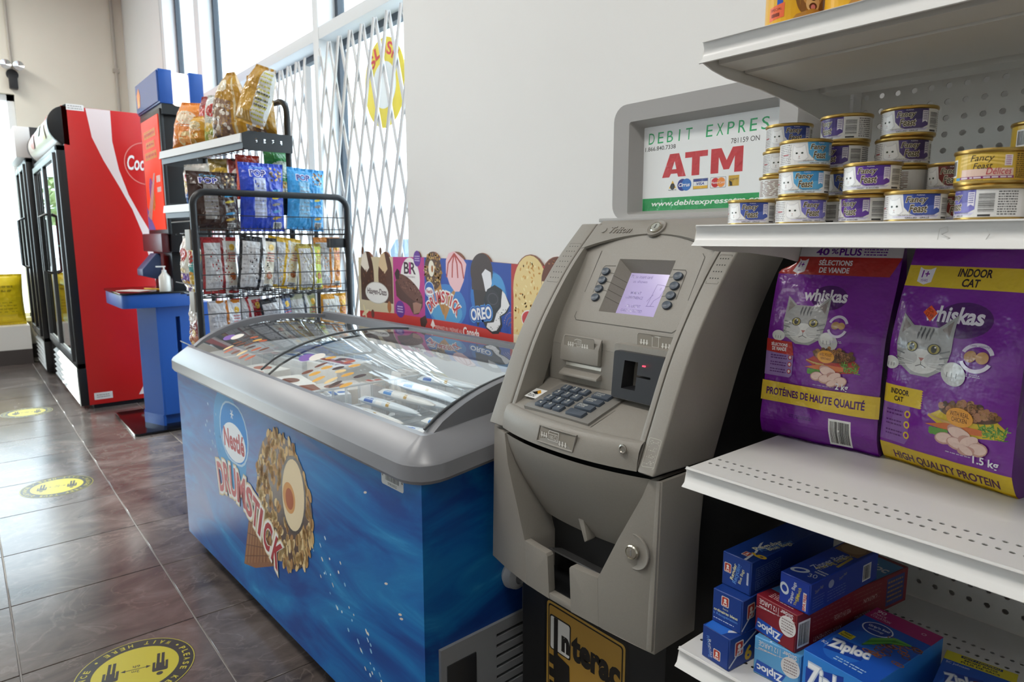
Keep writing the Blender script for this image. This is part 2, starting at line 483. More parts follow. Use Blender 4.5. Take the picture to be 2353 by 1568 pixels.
def security_gate(x0, x1, y, z0, z1, label):
    root = thing('security_gate', label, 'security gate', (x0, y, 0), 0, 'folding lattice gates at the windows')
    gm = mat('white_gate_enamel', '#eceef0', 0.4)
    s = 0.122; tan = 0.29; L = x1-x0; H = z1-z0
    c = MB()
    # one unit of slat, a folded channel seen edge on
    c.box(-0.0095, -0.002, 0, 0.0095, 0.002, 1).box(-0.0095, -0.006, 0, -0.0075, 0.002, 1)
    me = c.mesh('slat', gm, smooth=False)
    for sg, dy in ((1, 0.0), (-1, 0.009)):
        k = -int(H*tan/s) - 2
        while k*s < L + H*tan + s:
            # x = xs + sg*tan*z  for z in 0..H
            xs = k*s if sg == 1 else k*s
            k += 1
            za, zb = 0.0, H
            xa, xb = xs, xs + sg*tan*H
            if xa < 0 or xa > L:
                zt = ((0 if xa < 0 else L) - xs)/(sg*tan)
                if zt < 0 or zt > H: continue
                za = zt; xa = xs + sg*tan*za
            if xb < 0 or xb > L:
                zt = ((0 if xb < 0 else L) - xs)/(sg*tan)
                if zt < 0 or zt > H: continue
                zb = zt; xb = xs + sg*tan*zb
            ln = math.hypot(xb-xa, zb-za)
            if ln < 0.08: continue
            o = link('slat', me, root, (xa, dy, z0+za))
            o.rotation_euler = (0, math.atan2(xb-xa, zb-za), 0); o.scale = (1, 1, ln)
    MB().box(-0.012, -0.012, 0.02, 0.012, 0.02, z1-0.05).build('end_channel', gm, root, smooth=False)
    MB().box(L-0.012, -0.012, 0.02, L+0.012, 0.02, z1-0.05).build('end_channel', gm, root, smooth=False)
security_gate(-3.50, -2.30, 1.575, 0.10, 2.21, 'white folding lattice gate across the window with the yellow oval decal')
security_gate(-5.50, -3.66, 1.575, 0.10, 2.19, 'white folding lattice gate behind the snack rack and its bags')

def slush_decal():
    root = thing('window_decal', 'yellow oval decal with red letters stuck on the window glass', 'decal', (-3.03, 1.697, 1.965))
    MB().prism([(0.20*math.cos(t*math.pi/20), 0.212*math.sin(t*math.pi/20)) for t in range(40)], lambda x, y, k: (x, -0.001+0.003*k, y)).build('oval_backing', mat('decal_yellow', '#e8d23a', 0.5), root)
    p = Print(0.5)
    p.ell(0, -0.01, 0.115, 0.11, '#e9eef2')
    def arcwarp(word, up):
        n = len(word)
        for i, ch in enumerate(word):
            a = (i-(n-1)/2)*0.40
            x = 0.155*math.sin(a); y = (0.160*math.cos(a)+0.003) if up else -(0.168*math.cos(a))
            p.text(ch, x-.026, y-.03, x+.026, y+.03, '#cf2f3a', bold=.03, rot=-math.degrees(a)*(.8 if up else -.8))
    arcwarp('SLUSH', True)
    p.build('red_lettering', plane((0, -0.001, 0), (1,0,0), (0,0,1)), root, eps=0.0004)
slush_decal()

def wall_fixtures():
    r = thing('wall_floodlight', 'small silver twin-head floodlight with black body on cream wall', 'light fixture', (-8.4, 0.60, 2.80))
    MB().lathe([(0, .0), (.05, .0), (.05, .03), (0, .035)], 20, axis='x').build('base_plate', mat('black_plastic', '#1c1d1f', .5), r)
    for dy in (-.05, .05):
        MB().lathe([(.0, .03), (.03, .035), (.045, .12), (.045, .13), (0, .12)], 20, (0, dy, .07), axis='x').build('lamp_head', mat('chrome', '#d8d8d6', .15, 1), r)
    MB().box(.01, -.035, -.14, .09, .035, -.02).build('sensor_box', mat('black_plastic'), r, bevel=.01)
    tag(MB().tube([(-8.385, .60, CEIL_Z), (-8.385, .60, 2.85)], .012).build('conduit', mat('grey_conduit', '#b8b2a8', .5)), 'pale grey conduit dropping to the twin-head floodlight', 'conduit')
    tag(MB().tube([(-8.375, 1.50, CEIL_Z), (-8.375, 1.50, 2.2)], .016).box(-8.4, 1.47, 2.95, -8.36, 1.53, 2.99).build('conduit', mat('grey_conduit')), 'straight grey conduit on the cream wall beside the window corner', 'conduit')
    dm = mat('diffuser', '#f4f4f2', .5); fm = mat('fixture_white', '#e8e8e8', .5)
    for x, y in LIGHT_SPOTS:
        t = thing('ceiling_light', 'white rectangular ceiling light panel', 'ceiling light', (x, y, CEIL_Z), 0, 'ceiling light panels')
        MB().box(-.61, -.31, -.02, .61, -.28, 0).box(-.61, .28, -.02, .61, .31, 0).box(-.61, -.28, -.02, -.58, .28, 0).box(.58, -.28, -.02, .61, .28, 0).build('frame', fm, t, smooth=False)
        MB().box(-.58, -.28, -.012, .58, .28, -.006).build('diffuser', dm, t, smooth=False)
wall_fixtures()

def outside():
    g = MB().box(-40, 1.9, -.3, 30, 60, -.15).box(-60, -30, -.3, -8.62, 1.9, -.15).build('ground_outside', mat('pale_asphalt', '#a7a8a8', .85, noise_amt=.1, noise_scale=1)); tag(g, kind='structure')
    car_m = mat('car_paint', '#dfe3e8', .25); dk = mat('car_glass', '#56687a', .15); tm = mat('tyre', '#26282b', .7)
    for i, (x, y, lab, cm) in enumerate([(-8.2, 6.2, 'white parked car outside the window with lattice gate', car_m), (-5.8, 11.0, 'blue-grey parked car further out in the lot', mat('car_paint_blue', '#8fa3b8', .3))]):
        c = thing('parked_car', lab, 'car', (x, y, -.15), R(8))
        body = [(-2.1,.35),(-2.1,.8),(-1.6,.92),(-1.1,1.42),(.7,1.45),(1.3,1.0),(2.0,.85),(2.15,.6),(2.1,.35)]
        MB().prism(body, lambda a, b, k: (a, -.85+1.7*k, b)).build('body', cm, c, bevel=.05)
        for k, yy in ((0, -.86), (1, .86)):
            MB().prism([(-1.35,.95),(-1.0,1.36),(.62,1.38),(1.08,.98)], lambda a, b, kk, yy=yy: (a, yy-.01+.02*kk, b)).build('side_window', dk, c)
            for xx in (-1.35, 1.35):
                MB().lathe([(.12,-.1),(.31,-.1),(.33,-.05),(.33,.05),(.31,.1),(.12,.1)], 20, (xx, yy*.93, .33), axis='y').build('wheel', tm, c)
    b = thing('shop_building', 'blue-grey low building beyond the parking lot', 'building', (-15, 27, -.15))
    MB().box(-9, 0, 0, 9, 6, 4.2).build('wall', mat('building_wall', '#8fa4b4', .8), b, smooth=False)
    MB().box(-9.4, -.4, 4.2, 9.4, 6.4, 5.0).build('roof', mat('building_roof', '#6d8094', .8), b, smooth=False)
    for i in range(5): MB().box(-8+3.4*i, -.06, .5, -5.8+3.4*i, .02, 3).build('window', dk, b, smooth=False)
    lm = [mat('leaf_green', '#9fb27a', .8), mat('leaf_orange', '#e0b070', .8)]
    rnd = random.Random(8)
    for i, (x, y, h, k, lab) in enumerate([(-13.5, 14.5, 3.6, 0, 'pale green tree beyond the parked white car'), (-9.2, 13.5, 3.0, 1, 'orange autumn tree beyond the parking lot'), (-15.5, 2.6, 3.8, 0, 'green tree outside the shop window at the end wall'), (-16.5, -1.5, 3.2, 0, 'low green tree near the end wall window')]):
        t = thing('tree', lab, 'tree', (x, y, -.15))
        MB().tube([(0,0,0),(.05,0,h*.3),(0,.05,h*.6)], .09, 8).build('trunk', mat('bark', '#6b5a4a', .9), t)
        bm = MB()
        for q in range(420):
            a = rnd.uniform(0, 6.283); u = rnd.uniform(-1, 1); rr = rnd.uniform(.55, 1)**.5
            px = rr*math.sqrt(1-u*u)*math.cos(a)*h*.36; py = rr*math.sqrt(1-u*u)*math.sin(a)*h*.36; pz = h*.66 + rr*u*h*.34
            d = [Vector((rnd.uniform(-1,1), rnd.uniform(-1,1), rnd.uniform(-1,1)))*h*.06 for _ in range(4)]
            c0 = Vector((px, py, pz))
            bm.add([c0+d[0], c0+d[1], c0+d[2], c0+d[3]], [(0,1,2),(0,2,3),(1,2,3)])
        bm.build('foliage', lm[k], t, smooth=False)
outside()
# ------------------------------------------------------------------ chest freezer with curved glass lids
FZ_ANG = math.atan2(0.065, 1.66)
FZ_L, FZ_D = 1.648, 0.64
SLOPE = 0.10
def freezer_blue():
    m = bpy.data.materials.new('blue_swirl_wrap'); m.use_nodes = True
    nt = m.node_tree; b = nt.nodes['Principled BSDF']; b.inputs['Roughness'].default_value = 0.5; b.inputs['Specular IOR Level'].default_value = 0.35
    tc = nt.nodes.new('ShaderNodeTexCoord')
    mp = nt.nodes.new('ShaderNodeMapping'); mp.inputs['Rotation'].default_value = (0, R(35), 0); mp.inputs['Scale'].default_value = (0.7, 1.2, 3.0)
    nt.links.new(tc.outputs['Object'], mp.inputs['Vector'])
    n = nt.nodes.new('ShaderNodeTexNoise'); n.inputs['Scale'].default_value = 2.6; n.inputs['Detail'].default_value = 8
    n.inputs['Distortion'].default_value = 1.4; n.inputs['Roughness'].default_value = 0.55
    nt.links.new(mp.outputs[0], n.inputs['Vector'])
    r = nt.nodes.new('ShaderNodeValToRGB'); e = r.color_ramp.elements
    e[0].position = 0.25; e[0].color = hexc('#0f347e'); e[1].position = 0.85; e[1].color = hexc('#5f9fcb')
    for p, c in ((0.42, '#0f458f'), (0.55, '#0c5fa6'), (0.66, '#1474b4'), (0.74, '#2f8cc4')):
        x = e.new(p); x.color = hexc(c)
    nt.links.new(n.outputs['Fac'], r.inputs['Fac'])
    nt.links.new(r.outputs['Color'], b.inputs['Base Color'])
    return m
def build_freezer():
    f = thing('chest_freezer', 'blue ice cream chest freezer with grey rim and curved glass lids', 'freezer', (-2.75, 0.612, 0), FZ_ANG)
    blue = freezer_blue()
    grey = mat('grey_freezer_rim', '#87888d', 0.3, noise_amt=.03)
    L, D = FZ_L, FZ_D
    b = MB()
    b.box(0, 0, .065, L, .055, .76).box(0, D-.055, .065, L, D, .80)
    b.box(0, .055, .065, .055, D-.055, .78).box(L-.055, .055, .345, L, D-.055, .78).box(.055, .055, .065, L-.055, D-.055, .20)
    b.build('cabinet', blue, f, smooth=False)
    li = MB(); t = .006
    li.box(.055, .055, .20, L-.055, .055+t, .80).box(.055, D-.055-t, .20, L-.055, D-.055, .83)
    li.box(.055, .055, .20, .055+t, D-.055, .80).box(L-.055-t, .055, .20, L-.055, D-.055, .80).box(.055, .055, .60, L-.055, D-.055, .61)  # last box is a raised false floor, added to brighten the tub
    li.build('white_liner', mat('white_liner', '#e4e8ec', .4), f, smooth=False)
    # rim: nested loops lofted, rising towards the back
    prof = [(-.001,.722),(.022,.722),(.027,.73),(.027,.762),(.022,.770),(-.030,.806),(-.044,.806),(-.048,.80),(-.048,.74)]
    rim = MB(); loops = []
    for off, z in prof:
        rr = max(.05+off, .012)
        pts = rrect(-off, -off, L+off, D+off, rr, 6)
        loops.append([(x, y, z + SLOPE*max(0, min(y, D))) for x, y in pts])
    n = len(loops[0])
    vs = [p for l in loops for p in l]
    fs = [(i*n+k, i*n+(k+1)%n, (i+1)*n+(k+1)%n, (i+1)*n+k) for i in range(len(loops)-1) for k in range(n)]
    rim.add(vs, fs); rim.build('rim', grey, f, weld=True, angle=25)
    # curved lid ends and glass
    y0, y1 = .050, .590
    def lidz(t, lift=0.0):
        y = y0 + (y1-y0)*t
        return y, .802 + SLOPE*y + (.062+lift)*math.sin(math.pi*min(1, t**.75*0.86))
    lidgrey = mat('grey_lid_frame', '#74757a', .4)
    for xa, xb in ((.034, .064), (L-.064, L-.034)):
        N = 18
        poly = [lidz(k/N, .008) for k in range(N+1)] + [(y1, .80+SLOPE*y1-.03), (y0, .80+SLOPE*y0-.03)]
        MB().prism(poly, lambda y, z, k, xa=xa, xb=xb: (xa+(xb-xa)*k, y, z)).build('lid_end', lidgrey, f, bevel=.003)
    yb, zb = lidz(1)
    MB().box(.034, yb-.004, zb-.05, L-.034, yb+.03, zb+.014).build('lid_back_rail', lidgrey, f, bevel=.004)
    fg = glass_mat('freezer_glass', '#f8fbfb', 1.42)
    mid = .74
    for xa, xb, dz in ((.06, mid+.02, -.004), (mid-.03, L-.06, .006)):
        g = MB().grid(2, 18, lambda u, v, xa=xa, xb=xb, dz=dz: (xa+(xb-xa)*u, lidz(v)[0], lidz(v)[1]+dz)).build('glass_lid', fg, f)
        for x in (xa, xb):
            MB().tube([(x, lidz(k/14)[0], lidz(k/14)[1]+dz+.001) for k in range(15)], .0035, 6).build('lid_edge_trim', mat('dark_trim', '#4c5054', .4), g)
        # cluster of small product stickers inside the glass
        p = Print(.4); rnd = random.Random(int(xa*100))
        cx = xa + .20
        p.ell(cx-.06, .085, .035, .02, '#7d5aa8'); p.ell(cx-.02, .10, .03, .022, '#e8e0d6')
        for k in range(16):
            p.ell(cx + .05 + (k % 6)*.045 + rnd.uniform(-.01,.01), .035 + (k//6)*.04 + rnd.uniform(-.008,.008), .019, .009,
                  rnd.choice(('#6e3a22','#d9a23c','#3f2a24','#e3c489','#b4552f')), rot=rnd.uniform(20,60), n=12)
        def on_lid(u, v, dz=dz):
            t = min(1, max(0, v/(y1-y0))); y, z = lidz(t)
            return ((u, y, z+dz), (0, -.3, .95))
        p.build('product_stickers', on_lid, g, eps=.0002, cuts=(0, 10))
    # printed front
    p = Print(.55)
    p.ell(.335+.2, .56, .14, .17, '#5e9fd2', 20)
    p.rr(.452, .490, .706, .694, .10, '#b9d4ea'); p.rr(.460, .497, .698, .688, .094, '#2b86cf')
    for k in range(6):
        a = k*60; p.line([(.575, .655), (.575+.014*math.cos(R(a)), .655+.016*math.sin(R(a)))], .004, '#e8f2fa')
    p.ell(.577, .562, .104, .064, '#e9eff5')
    p.text('Nestlé', .487, .533, .668, .600, '#a8323a', bold=.035)
    p.build('brand_badge', plane((0,0,0), (1,0,0), (0,0,1)), f, eps=.0001); p = Print(.55)
    # wafer cone
    p.poly([(.685,.375),(.602,.156),(.70,.178),(.87,.25),(.85,.33)], '#8a5a3a')
    for k in range(9):
        p.line([(.615+.028*k, .163+.011*k), (.69+.018*k, .36-.003*k)], .006, '#a87a50')
    for k in range(4):
        p.line([(.62+.016*k, .19+.045*k), (.85, .275+.02*k)], .003, '#6f4429')
    # nut-covered head
    p.ell(.950, .478, .188, .196, '#4d3226', -12, 40)
    rnd = random.Random(12); p.up()
    cc, sk = math.cos(R(-12)), math.sin(R(-12))
    for k in range(330):
        a = rnd.uniform(0, 6.283); q = math.sqrt(rnd.uniform(0.05, 1.06))
        x, y = q*.186*math.cos(a), q*.196*math.sin(a)
        X, Y = .950 + x*cc - y*sk, .478 + x*sk + y*cc
        if ((X-1.022)/.078)**2 + ((Y-.515)/.112)**2 < 1: continue
        L0 = p.L; ro = rnd.uniform(40, 110) + (X-.95)*150
        p.L = L0 + (k % 5)*0 + 0
        p.ell(X, Y, rnd.uniform(.015,.021), rnd.uniform(.0075,.010), rnd.choice(('#c9a46c','#d9b982','#b98f57','#e2c795','#a87c4a')), ro, 9)
        p.L = L0
    p.L += 1
    p.ell(1.022, .515, .080, .118, '#3a241c', -14); p.ell(1.022, .515, .070, .108, '#e6d3ae', -14)
    p.ell(.995, .500, .040, .046, '#d49a5c', -14); p.ell(.998, .498, .026, .032, '#a8552a', -14)
    p.build('cone_picture', plane((0,0,0), (1,0,0), (0,0,1)), f, eps=.0001); p = Print(.55)
    # arched lettering
    spec = [('D',.432,.408,10),('R',.492,.420,6),('U',.550,.422,1),('M',.620,.413,-6),('S',.686,.394,-13),('T',.735,.374,-18),('I',.772,.356,-22),('C',.823,.330,-26),('K',.888,.296,-30)]
    for ch, x, y, ro in spec:
        w = .010 if ch == 'I' else (.036 if ch == 'M' else .027)
        p.text(ch, x-w-.013, y-.066, x+w+.013, y+.066, '#d9c9a4', bold=.085, rot=ro)
    p.up()
    for ch, x, y, ro in spec:
        w = .010 if ch == 'I' else (.036 if ch == 'M' else .027)
        p.text(ch, x-w-.008, y-.061, x+w+.008, y+.061, '#eceae6', bold=.07, rot=ro)
    p.up()
    for ch, x, y, ro in spec:
        w = .010 if ch == 'I' else (.036 if ch == 'M' else .027)
        p.text(ch, x-w, y-.052, x+w, y+.052, '#a5262e', bold=.03, rot=ro)
    p.build('arched_lettering', plane((0,0,0), (1,0,0), (0,0,1)), f, eps=.0001, base=12); p = Print(.55)
    rnd = random.Random(5); p.up(); L0 = p.L
    for k in range(46):
        t = rnd.random(); x = 1.12+t*.40+rnd.uniform(-.07,.07); y = .44-t*.30+rnd.uniform(-.06,.06)
        p.L = L0; p.ell(x, y, rnd.uniform(.003,.008), rnd.uniform(.002,.004), rnd.choice(('#cfe3ee','#8fc0de','#e7ded0')), -50, 8)
    for k in range(14):
        x, y = rnd.uniform(.30,.45), rnd.uniform(.45,.66); p.L = L0; p.ell(x, y, .004, .006, '#a9cbe4', 30, 8)
    for x, y in ((1.50,.45),(1.555,.40),(1.56,.392),(1.42,.64),(1.60,.10)):
        p.L = L0; p.ell(x, y, .008, .003, '#d9cbbd', 20, 7)
    p.L = L0+1
    p.build('sparkle_dots', plane((0,0,0), (1,0,0), (0,0,1)), f, eps=.0001)
    q = Print(.3); q.rr(1.494, .684, 1.582, .727, .006, '#c9cac9'); q.text('Nestle Canada, Inc.', 1.503, .715, 1.572, .723, '#333333')
    q.barcode(1.506, .695, 1.570, .713, 4, bg='#c9cac9'); q.text('0098200022', 1.52, .687, 1.556, .693, '#333333')
    q.ell(1.499, .705, .003, .003, '#55585a', n=10); q.ell(1.577, .705, .003, .003, '#55585a', n=10)
    q.build('asset_tag', plane((0,0,0), (1,0,0), (0,0,1)), f, eps=.0002)
    # end: service grille, drain knob, label strip
    slots = [[(.19, .312-.026*k), (D-.10, .312-.026*k), (D-.10, .321-.026*k), (.19, .321-.026*k)] for k in range(9)]
    v = MB().prism_hole([(.035,.070),(D-.02,.070),(D-.02,.347),(.035,.347)], slots, lambda y, z, k: (L+.008-.010*k, y, z))
    v.build('service_panel', mat('grey_service_panel', '#8b8d90', .5), f, weld=True, smooth=False)
    MB().box(L+.006, .05, .12, L+.0105, .13, .305).build('control_panel', mat('control_black', '#2c2e31', .4), f, bevel=.002)
    MB().lathe([(0,0),(.028,0),(.034,.010),(.030,.028),(.016,.036),(.014,.03),(0,.03)], 24, (L, .240, .452), axis='x').build('drain_knob', mat('knob_grey', '#a7a9ac', .4), f)
    q = Print(.4); q.rect(.277, .347, .305, .60, '#a9abad'); q.barcode(.280, .38, .302, .46, 9, vertical=True, bg='#a9abad'); q.smalltext(.281, .48, .301, .58, 7, '#555a60')
    q.build('service_label', plane((L, 0, 0), (0,1,0), (0,0,1)), f, eps=.0002)
    for x in (.06, L-.06):
        for y in (.06, D-.06):
            MB().lathe([(0,0),(.022,0),(.022,.02),(.015,.03),(.015,.08),(0,.08)], 14, (x, y, 0)).build('foot', mat('foot_black', '#17181a', .6), f)
    # white wire baskets
    wm = mat('white_wire', '#eceff1', .35)
    for xa, xb in ((.075, .855), (.865, L-.075)):
        bk = MB(); ya, yb2, zt, zb2 = .075, D-.075, .755, .625
        for z in (zt, .69, zb2): bk.tube([(xa,ya,z),(xb,ya,z),(xb,yb2,z),(xa,yb2,z)], .003, 6, closed=True)
        k = 0
        while xa + k*.045 < xb:
            x = xa+k*.045; k += 1
            bk.tube([(x,ya,zt),(x,ya,zb2),(x,yb2,zb2),(x,yb2,zt)], .0016, 5)
        k = 0
        while ya + k*.045 < yb2:
            y = ya+k*.045; k += 1
            bk.tube([(xb,y,zt),(xb,y,zb2)], .0016, 5); bk.tube([(xa,y,zt),(xa,y,zb2)], .0016, 5)
        bk.build('wire_basket', wm, f)
    return f
freezer = build_freezer()
FM = Matrix.Translation((-2.75, .612, 0)) @ Matrix.Rotation(FZ_ANG, 4, 'Z')

def wrapper_mesh(name, length, w, h, taper):
    m = MB()
    def pt(u, v):
        s = 1 - taper*v; e = math.sin(math.pi*min(1, max(0, v)))**.35 if 0 < v < 1 else 0
        a = 2*math.pi*u
        return (w/2*s*math.cos(a)*(0.55+.45*e) , length*v, (h/2*s*math.sin(a))*e + .0006*math.sin(a))
    m.grid(14, 14, pt)
    return m
def freezer_contents():
    rnd = random.Random(21)
    cols = [('#e9edf2','#2f7fd0'),('#dfe8f0','#1f5fb8'),('#f0f0ee','#3b8fd8')]
    mets = []
    for i, (a, b) in enumerate(cols):
        w = mat('cone_wrapper_%d' % i, a, .3, noise_amt=.05, noise_scale=20)
        mets.append((w, b))
    first = None
    for k in range(24):
        row, colm = k // 2, k % 2
        x = .885 + .345*colm + rnd.uniform(-.01,.01); y = .100 + .0375*row; z = .672 + .022*(row % 2) + .005*row
        m, b = mets[k % 3]
        loc = FM @ Vector((x, y, z))
        o = thing('ice_cream_cone', 'white and blue wrapped ice cream cone lying in freezer basket', 'ice cream', loc, 0, 'wrapped cones in the freezer')
        o.rotation_euler = (R(rnd.uniform(0,3)), R(rnd.uniform(-6,6)), FZ_ANG + R(-88 + rnd.uniform(-3,3)))
        if first is None:
            wrapper_mesh('w', .29, .038, .034, .45).build('wrapper', m, o)
            first = wrapper_mesh('w', .29, .038, .034, .45)
            me = {}
        else: first.build('wrapper', m, o)
        p = Print(.3); p.rect(-.5, .04, .5, .085, b); p.rect(-.5, .15, .5, .165, '#c7a04a'); p.rect(-.5, .10, .5, .13, '#f3f3f3')
        def on(u, v):
            a = math.pi*(.5 - u*.9); vv = v/.29; s = 1-.45*vv; e = math.sin(math.pi*vv)**.35
            return ((.019*s*math.cos(a)*(.55+.45*e), v, .017*s*math.sin(a)*e), (math.cos(a), 0, math.sin(a)))
        p.build('printed_bands', on, o, cuts=(10, 4), eps=.0003)
    # frosty paper packs and bars in the far basket and rear
    packs = [(.20,.15,.19,.22,.09,'#eeeae5','#b8573a'),(.42,.15,.20,.22,.08,'#f3eee8','#7b3f26'),(.645,.17,.15,.30,.09,'#e3ddd6','#8a4a2c'),(.205,.375,.21,.15,.12,'#eceff2','#5a74a8'),(.45,.40,.20,.16,.13,'#f4f3f0','#a84a3a'),(.812,.48,.066,.08,.14,'#f6f3f0','#d8d2cc'),(.812,.36,.066,.08,.12,'#f2efee','#c23c34'),(.800,.22,.060,.09,.10,'#eef2f6','#2f6fc0')]
    for i, (x, y, w, d, h, a, b) in enumerate(packs):
        loc = FM @ Vector((x, y, .6275))
        names = ['pale pack with rust-red band at the corner of the far freezer basket','cream pack with brown band in far freezer basket','tall pale carton with brown band beside freezer divider','white pack with blue band at the back of far basket','white pack with red band at the back of far basket','frosty plain white pack at the back by the freezer divider','small white pack with bright red band by the divider','small white and blue pack at the front by the divider']
        o = thing('ice_cream_pack', names[i], 'ice cream', loc, FZ_ANG + R(rnd.uniform(-12,12)))
        MB().box(-w/2, -d*.2, 0, w/2, d*.8, h).build('carton', mat('carton_%d' % i, a, .45, noise_amt=.06, noise_scale=30), o, bevel=.012)
        p = Print(.4); p.rect(-w*.45, d*.1, w*.45, d*.3, b); p.ell(0, d*.5, w*.22, d*.14, b); p.smalltext(-w*.4, -d*.12, w*.4, d*.04, 3, '#7a7a80', i)
        p.build('carton_print', plane((0,0,h), (1,0,0), (0,1,0)), o, eps=.0003)
freezer_contents()

# ------------------------------------------------------------------ price-board poster behind the freezer
def poster():
    r = thing('poster_board', 'long ice cream poster standing behind the blue freezer', 'poster', (-2.69, 1.3535, .85))
    Y0, Y1 = 0.0, 0.0055
    bd = MB()
    bd.prism([(0,-.07),(1.56,-.07),(1.56,.275),(1.07,.283),(.82,.29),(.535,.293),(.30,.29),(0,.283)], lambda x, z, k: (x, Y0+(Y1-Y0)*k, z))
    for cx, cz, rx, rz in ((.085,.26,.055,.05),(.245,.26,.042,.05),(.487,.287,.025,.028),(.595,.26,.055,.055),(.74,.262,.066,.055),(.895,.25,.063,.065),(1.14,.22,.08,.094),(1.26,.24,.07,.07)):
        bd.prism([(cx+rx*math.cos(t*math.pi/12), cz+rz*math.sin(t*math.pi/12)) for t in range(24)], lambda x, z, k: (x, Y0+.0005+(Y1-Y0-.001)*k, z))
    bd.build('board', mat('poster_card', '#8d5a44', .5), r)
    p = Print(.45)
    p.poly([(0,.0),(.303,.0),(.303,.290),(0,.283)], '#d9cba8'); p.poly([(.303,0),(.537,0),(.537,.293),(.303,.290)], '#c23a8e')
    p.poly([(.537,0),(.818,0),(.818,.290),(.537,.293)], '#2a4fae'); p.poly([(.818,0),(1.05,0),(1.05,.283),(.818,.290)], '#1f48a6')
    p.ell(.68,.12,.125,.08,'#3f83cc'); p.ell(.68,.10,.10,.05,'#56a3d8'); p.ell(.93,.17,.10,.09,'#2f74c4'); p.ell(.965,.19,.055,.06,'#4c9ad8')
    p.poly([(1.05,0),(1.56,0),(1.56,.275),(1.05,.283)], '#b5302e')
    p.poly([(0,-.07),(1.56,-.07),(1.56,.058),(1.02,.058),(.80,.066),(.54,.064),(.30,.062),(0,.05)], '#cf3a31')
    rnd = random.Random(2)
    # two chocolate bars
    for cx, c1, c2 in ((.080,'#4b2c20','#efe6d8'),(.238,'#5a3524','#e0c49c')):
        p.ell(cx, .205, .060, .105, c1, 0, 30); p.rect(cx-.058, .10, cx+.06, .20, c1)
        p.poly([(cx-.055,.25),(cx-.04,.295),(cx-.005,.308),(cx+.005,.28),(cx+.02,.24),(cx-.005,.22),(cx-.03,.235)], c2)
        p.ell(cx-.035, .312, .012, .016, '#6b4631')
        p.up()
        for k in range(16): p.L -= 1; p.ell(cx+rnd.uniform(-.04,.045), rnd.uniform(.12,.23), .006, .004, '#7a4a30' if cx < .1 else '#6d4530', rnd.uniform(0,90), 8)
        p.up()
    p.ell(.160, .137, .101, .046, '#c8c4bc'); p.ell(.160, .137, .098, .043, '#efeeea')
    p.text('Häagen-Dazs', .078, .122, .245, .155, '#4a2b33', bold=.02)
    p.ell(.055,.045,.035,.008,'#f0e3b8',25); p.ell(.05,.05,.008,.032,'#efe0b0',25); p.ell(.12,.045,.014,.018,'#6b3a28'); p.ell(.265,.085,.016,.024,'#b5723c')
    # sandwich panel
    p.ell(.432, .205, .072, .085, '#f2efee'); p.text('BR', .388, .226, .476, .272, '#3a2030', bold=.02); p.text('1', .425, .226, .44, .272, '#c23a8e', bold=.03)
    p.text('BASKIN ROBBINS', .395, .212, .47, .219, '#6a4a5a')
    p.poly([(.318,.19),(.335,.205),(.375,.215),(.44,.20),(.50,.165),(.523,.13),(.52,.105),(.49,.075),(.455,.07),(.44,.082),(.425,.10),(.40,.11),(.36,.118),(.325,.135)], '#5b3a30')
    p.ell(.425,.172,.105,.034,'#70483c',-24); p.poly([(.455,.072),(.50,.082),(.515,.115),(.475,.12),(.45,.115)], '#a87a68')
    p.up()
    for k in range(40): p.L -= 1; a = rnd.uniform(0,6.28); q = math.sqrt(rnd.random()); x, y = .10*q*math.cos(a), .030*q*math.sin(a); p.ell(.425+x*.91+y*.4, .172-x*.4+y*.91, .005, .0035, rnd.choice(('#8a6052','#563328')), 0, 7)
    p.up(); p.poly([(.315,.225),(.335,.245),(.355,.235),(.35,.205),(.325,.20)], '#3b2722')
    p.ell(.487,.287,.026,.030,'#6b3aa0'); p.smalltext(.47,.275,.505,.30,3,'#d9c8ea',2,.4)
    p.ell(.352,.083,.036,.034,'#6a2f98'); p.smalltext(.33,.068,.375,.098,3,'#d9c8ea',4,.45)
    p.poly([(.50,.058),(.54,.075),(.552,.05),(.535,.028),(.505,.03)], '#4a2f28')
    # two cones
    p.poly([(.64,.16),(.70,.16),(.755,.20),(.672,.066)], '#c58f4f'); p.poly([(.60,.18),(.645,.21),(.675,.10),(.66,.085)], '#b9853f')
    for k in range(7): p.line([(.665+.012*k,.10+.014*k),(.655+.016*k,.15+.006*k)], .002, '#94642f')
    p.ell(.597, .245, .058, .070, '#5a3b22', 8)
    p.up()
    for k in range(95):
        a = rnd.uniform(0,6.28); q = math.sqrt(rnd.random())
        X, Y = .597+.058*q*math.cos(a), .245+.070*q*math.sin(a)
        if abs(X-.585) < .022 and abs(Y-.255) < .034: continue
        p.L -= 1; p.ell(X, Y, .0062, .0045, rnd.choice(('#d8b06a','#c79a50','#e6c98c','#a87a3c')), rnd.uniform(0,90), 8)
    p.up(); p.ell(.586,.253,.020,.030,'#f0ead8'); p.ell(.592,.252,.007,.013,'#b06a2c')
    p.poly([(.682,.285),(.70,.31),(.735,.318),(.765,.305),(.79,.292),(.808,.275),(.79,.215),(.765,.178),(.735,.176),(.705,.20),(.682,.24)], '#f3c6cc')
    for dx in (-.035,-.01,.015,.04): p.line([(.735,.31),(.735+dx*1.1,.275),(.735+dx*1.4,.225)], .007, '#b8483f')
    p.ell(.57,.175,.033,.030,'#dfe8f2'); p.ell(.57,.175,.030,.027,'#2f62b8'); p.ell(.57,.167,.026,.016,'#f2f4f8'); p.text('Nestlé', .549,.160,.591,.175,'#b03038', bold=.03)
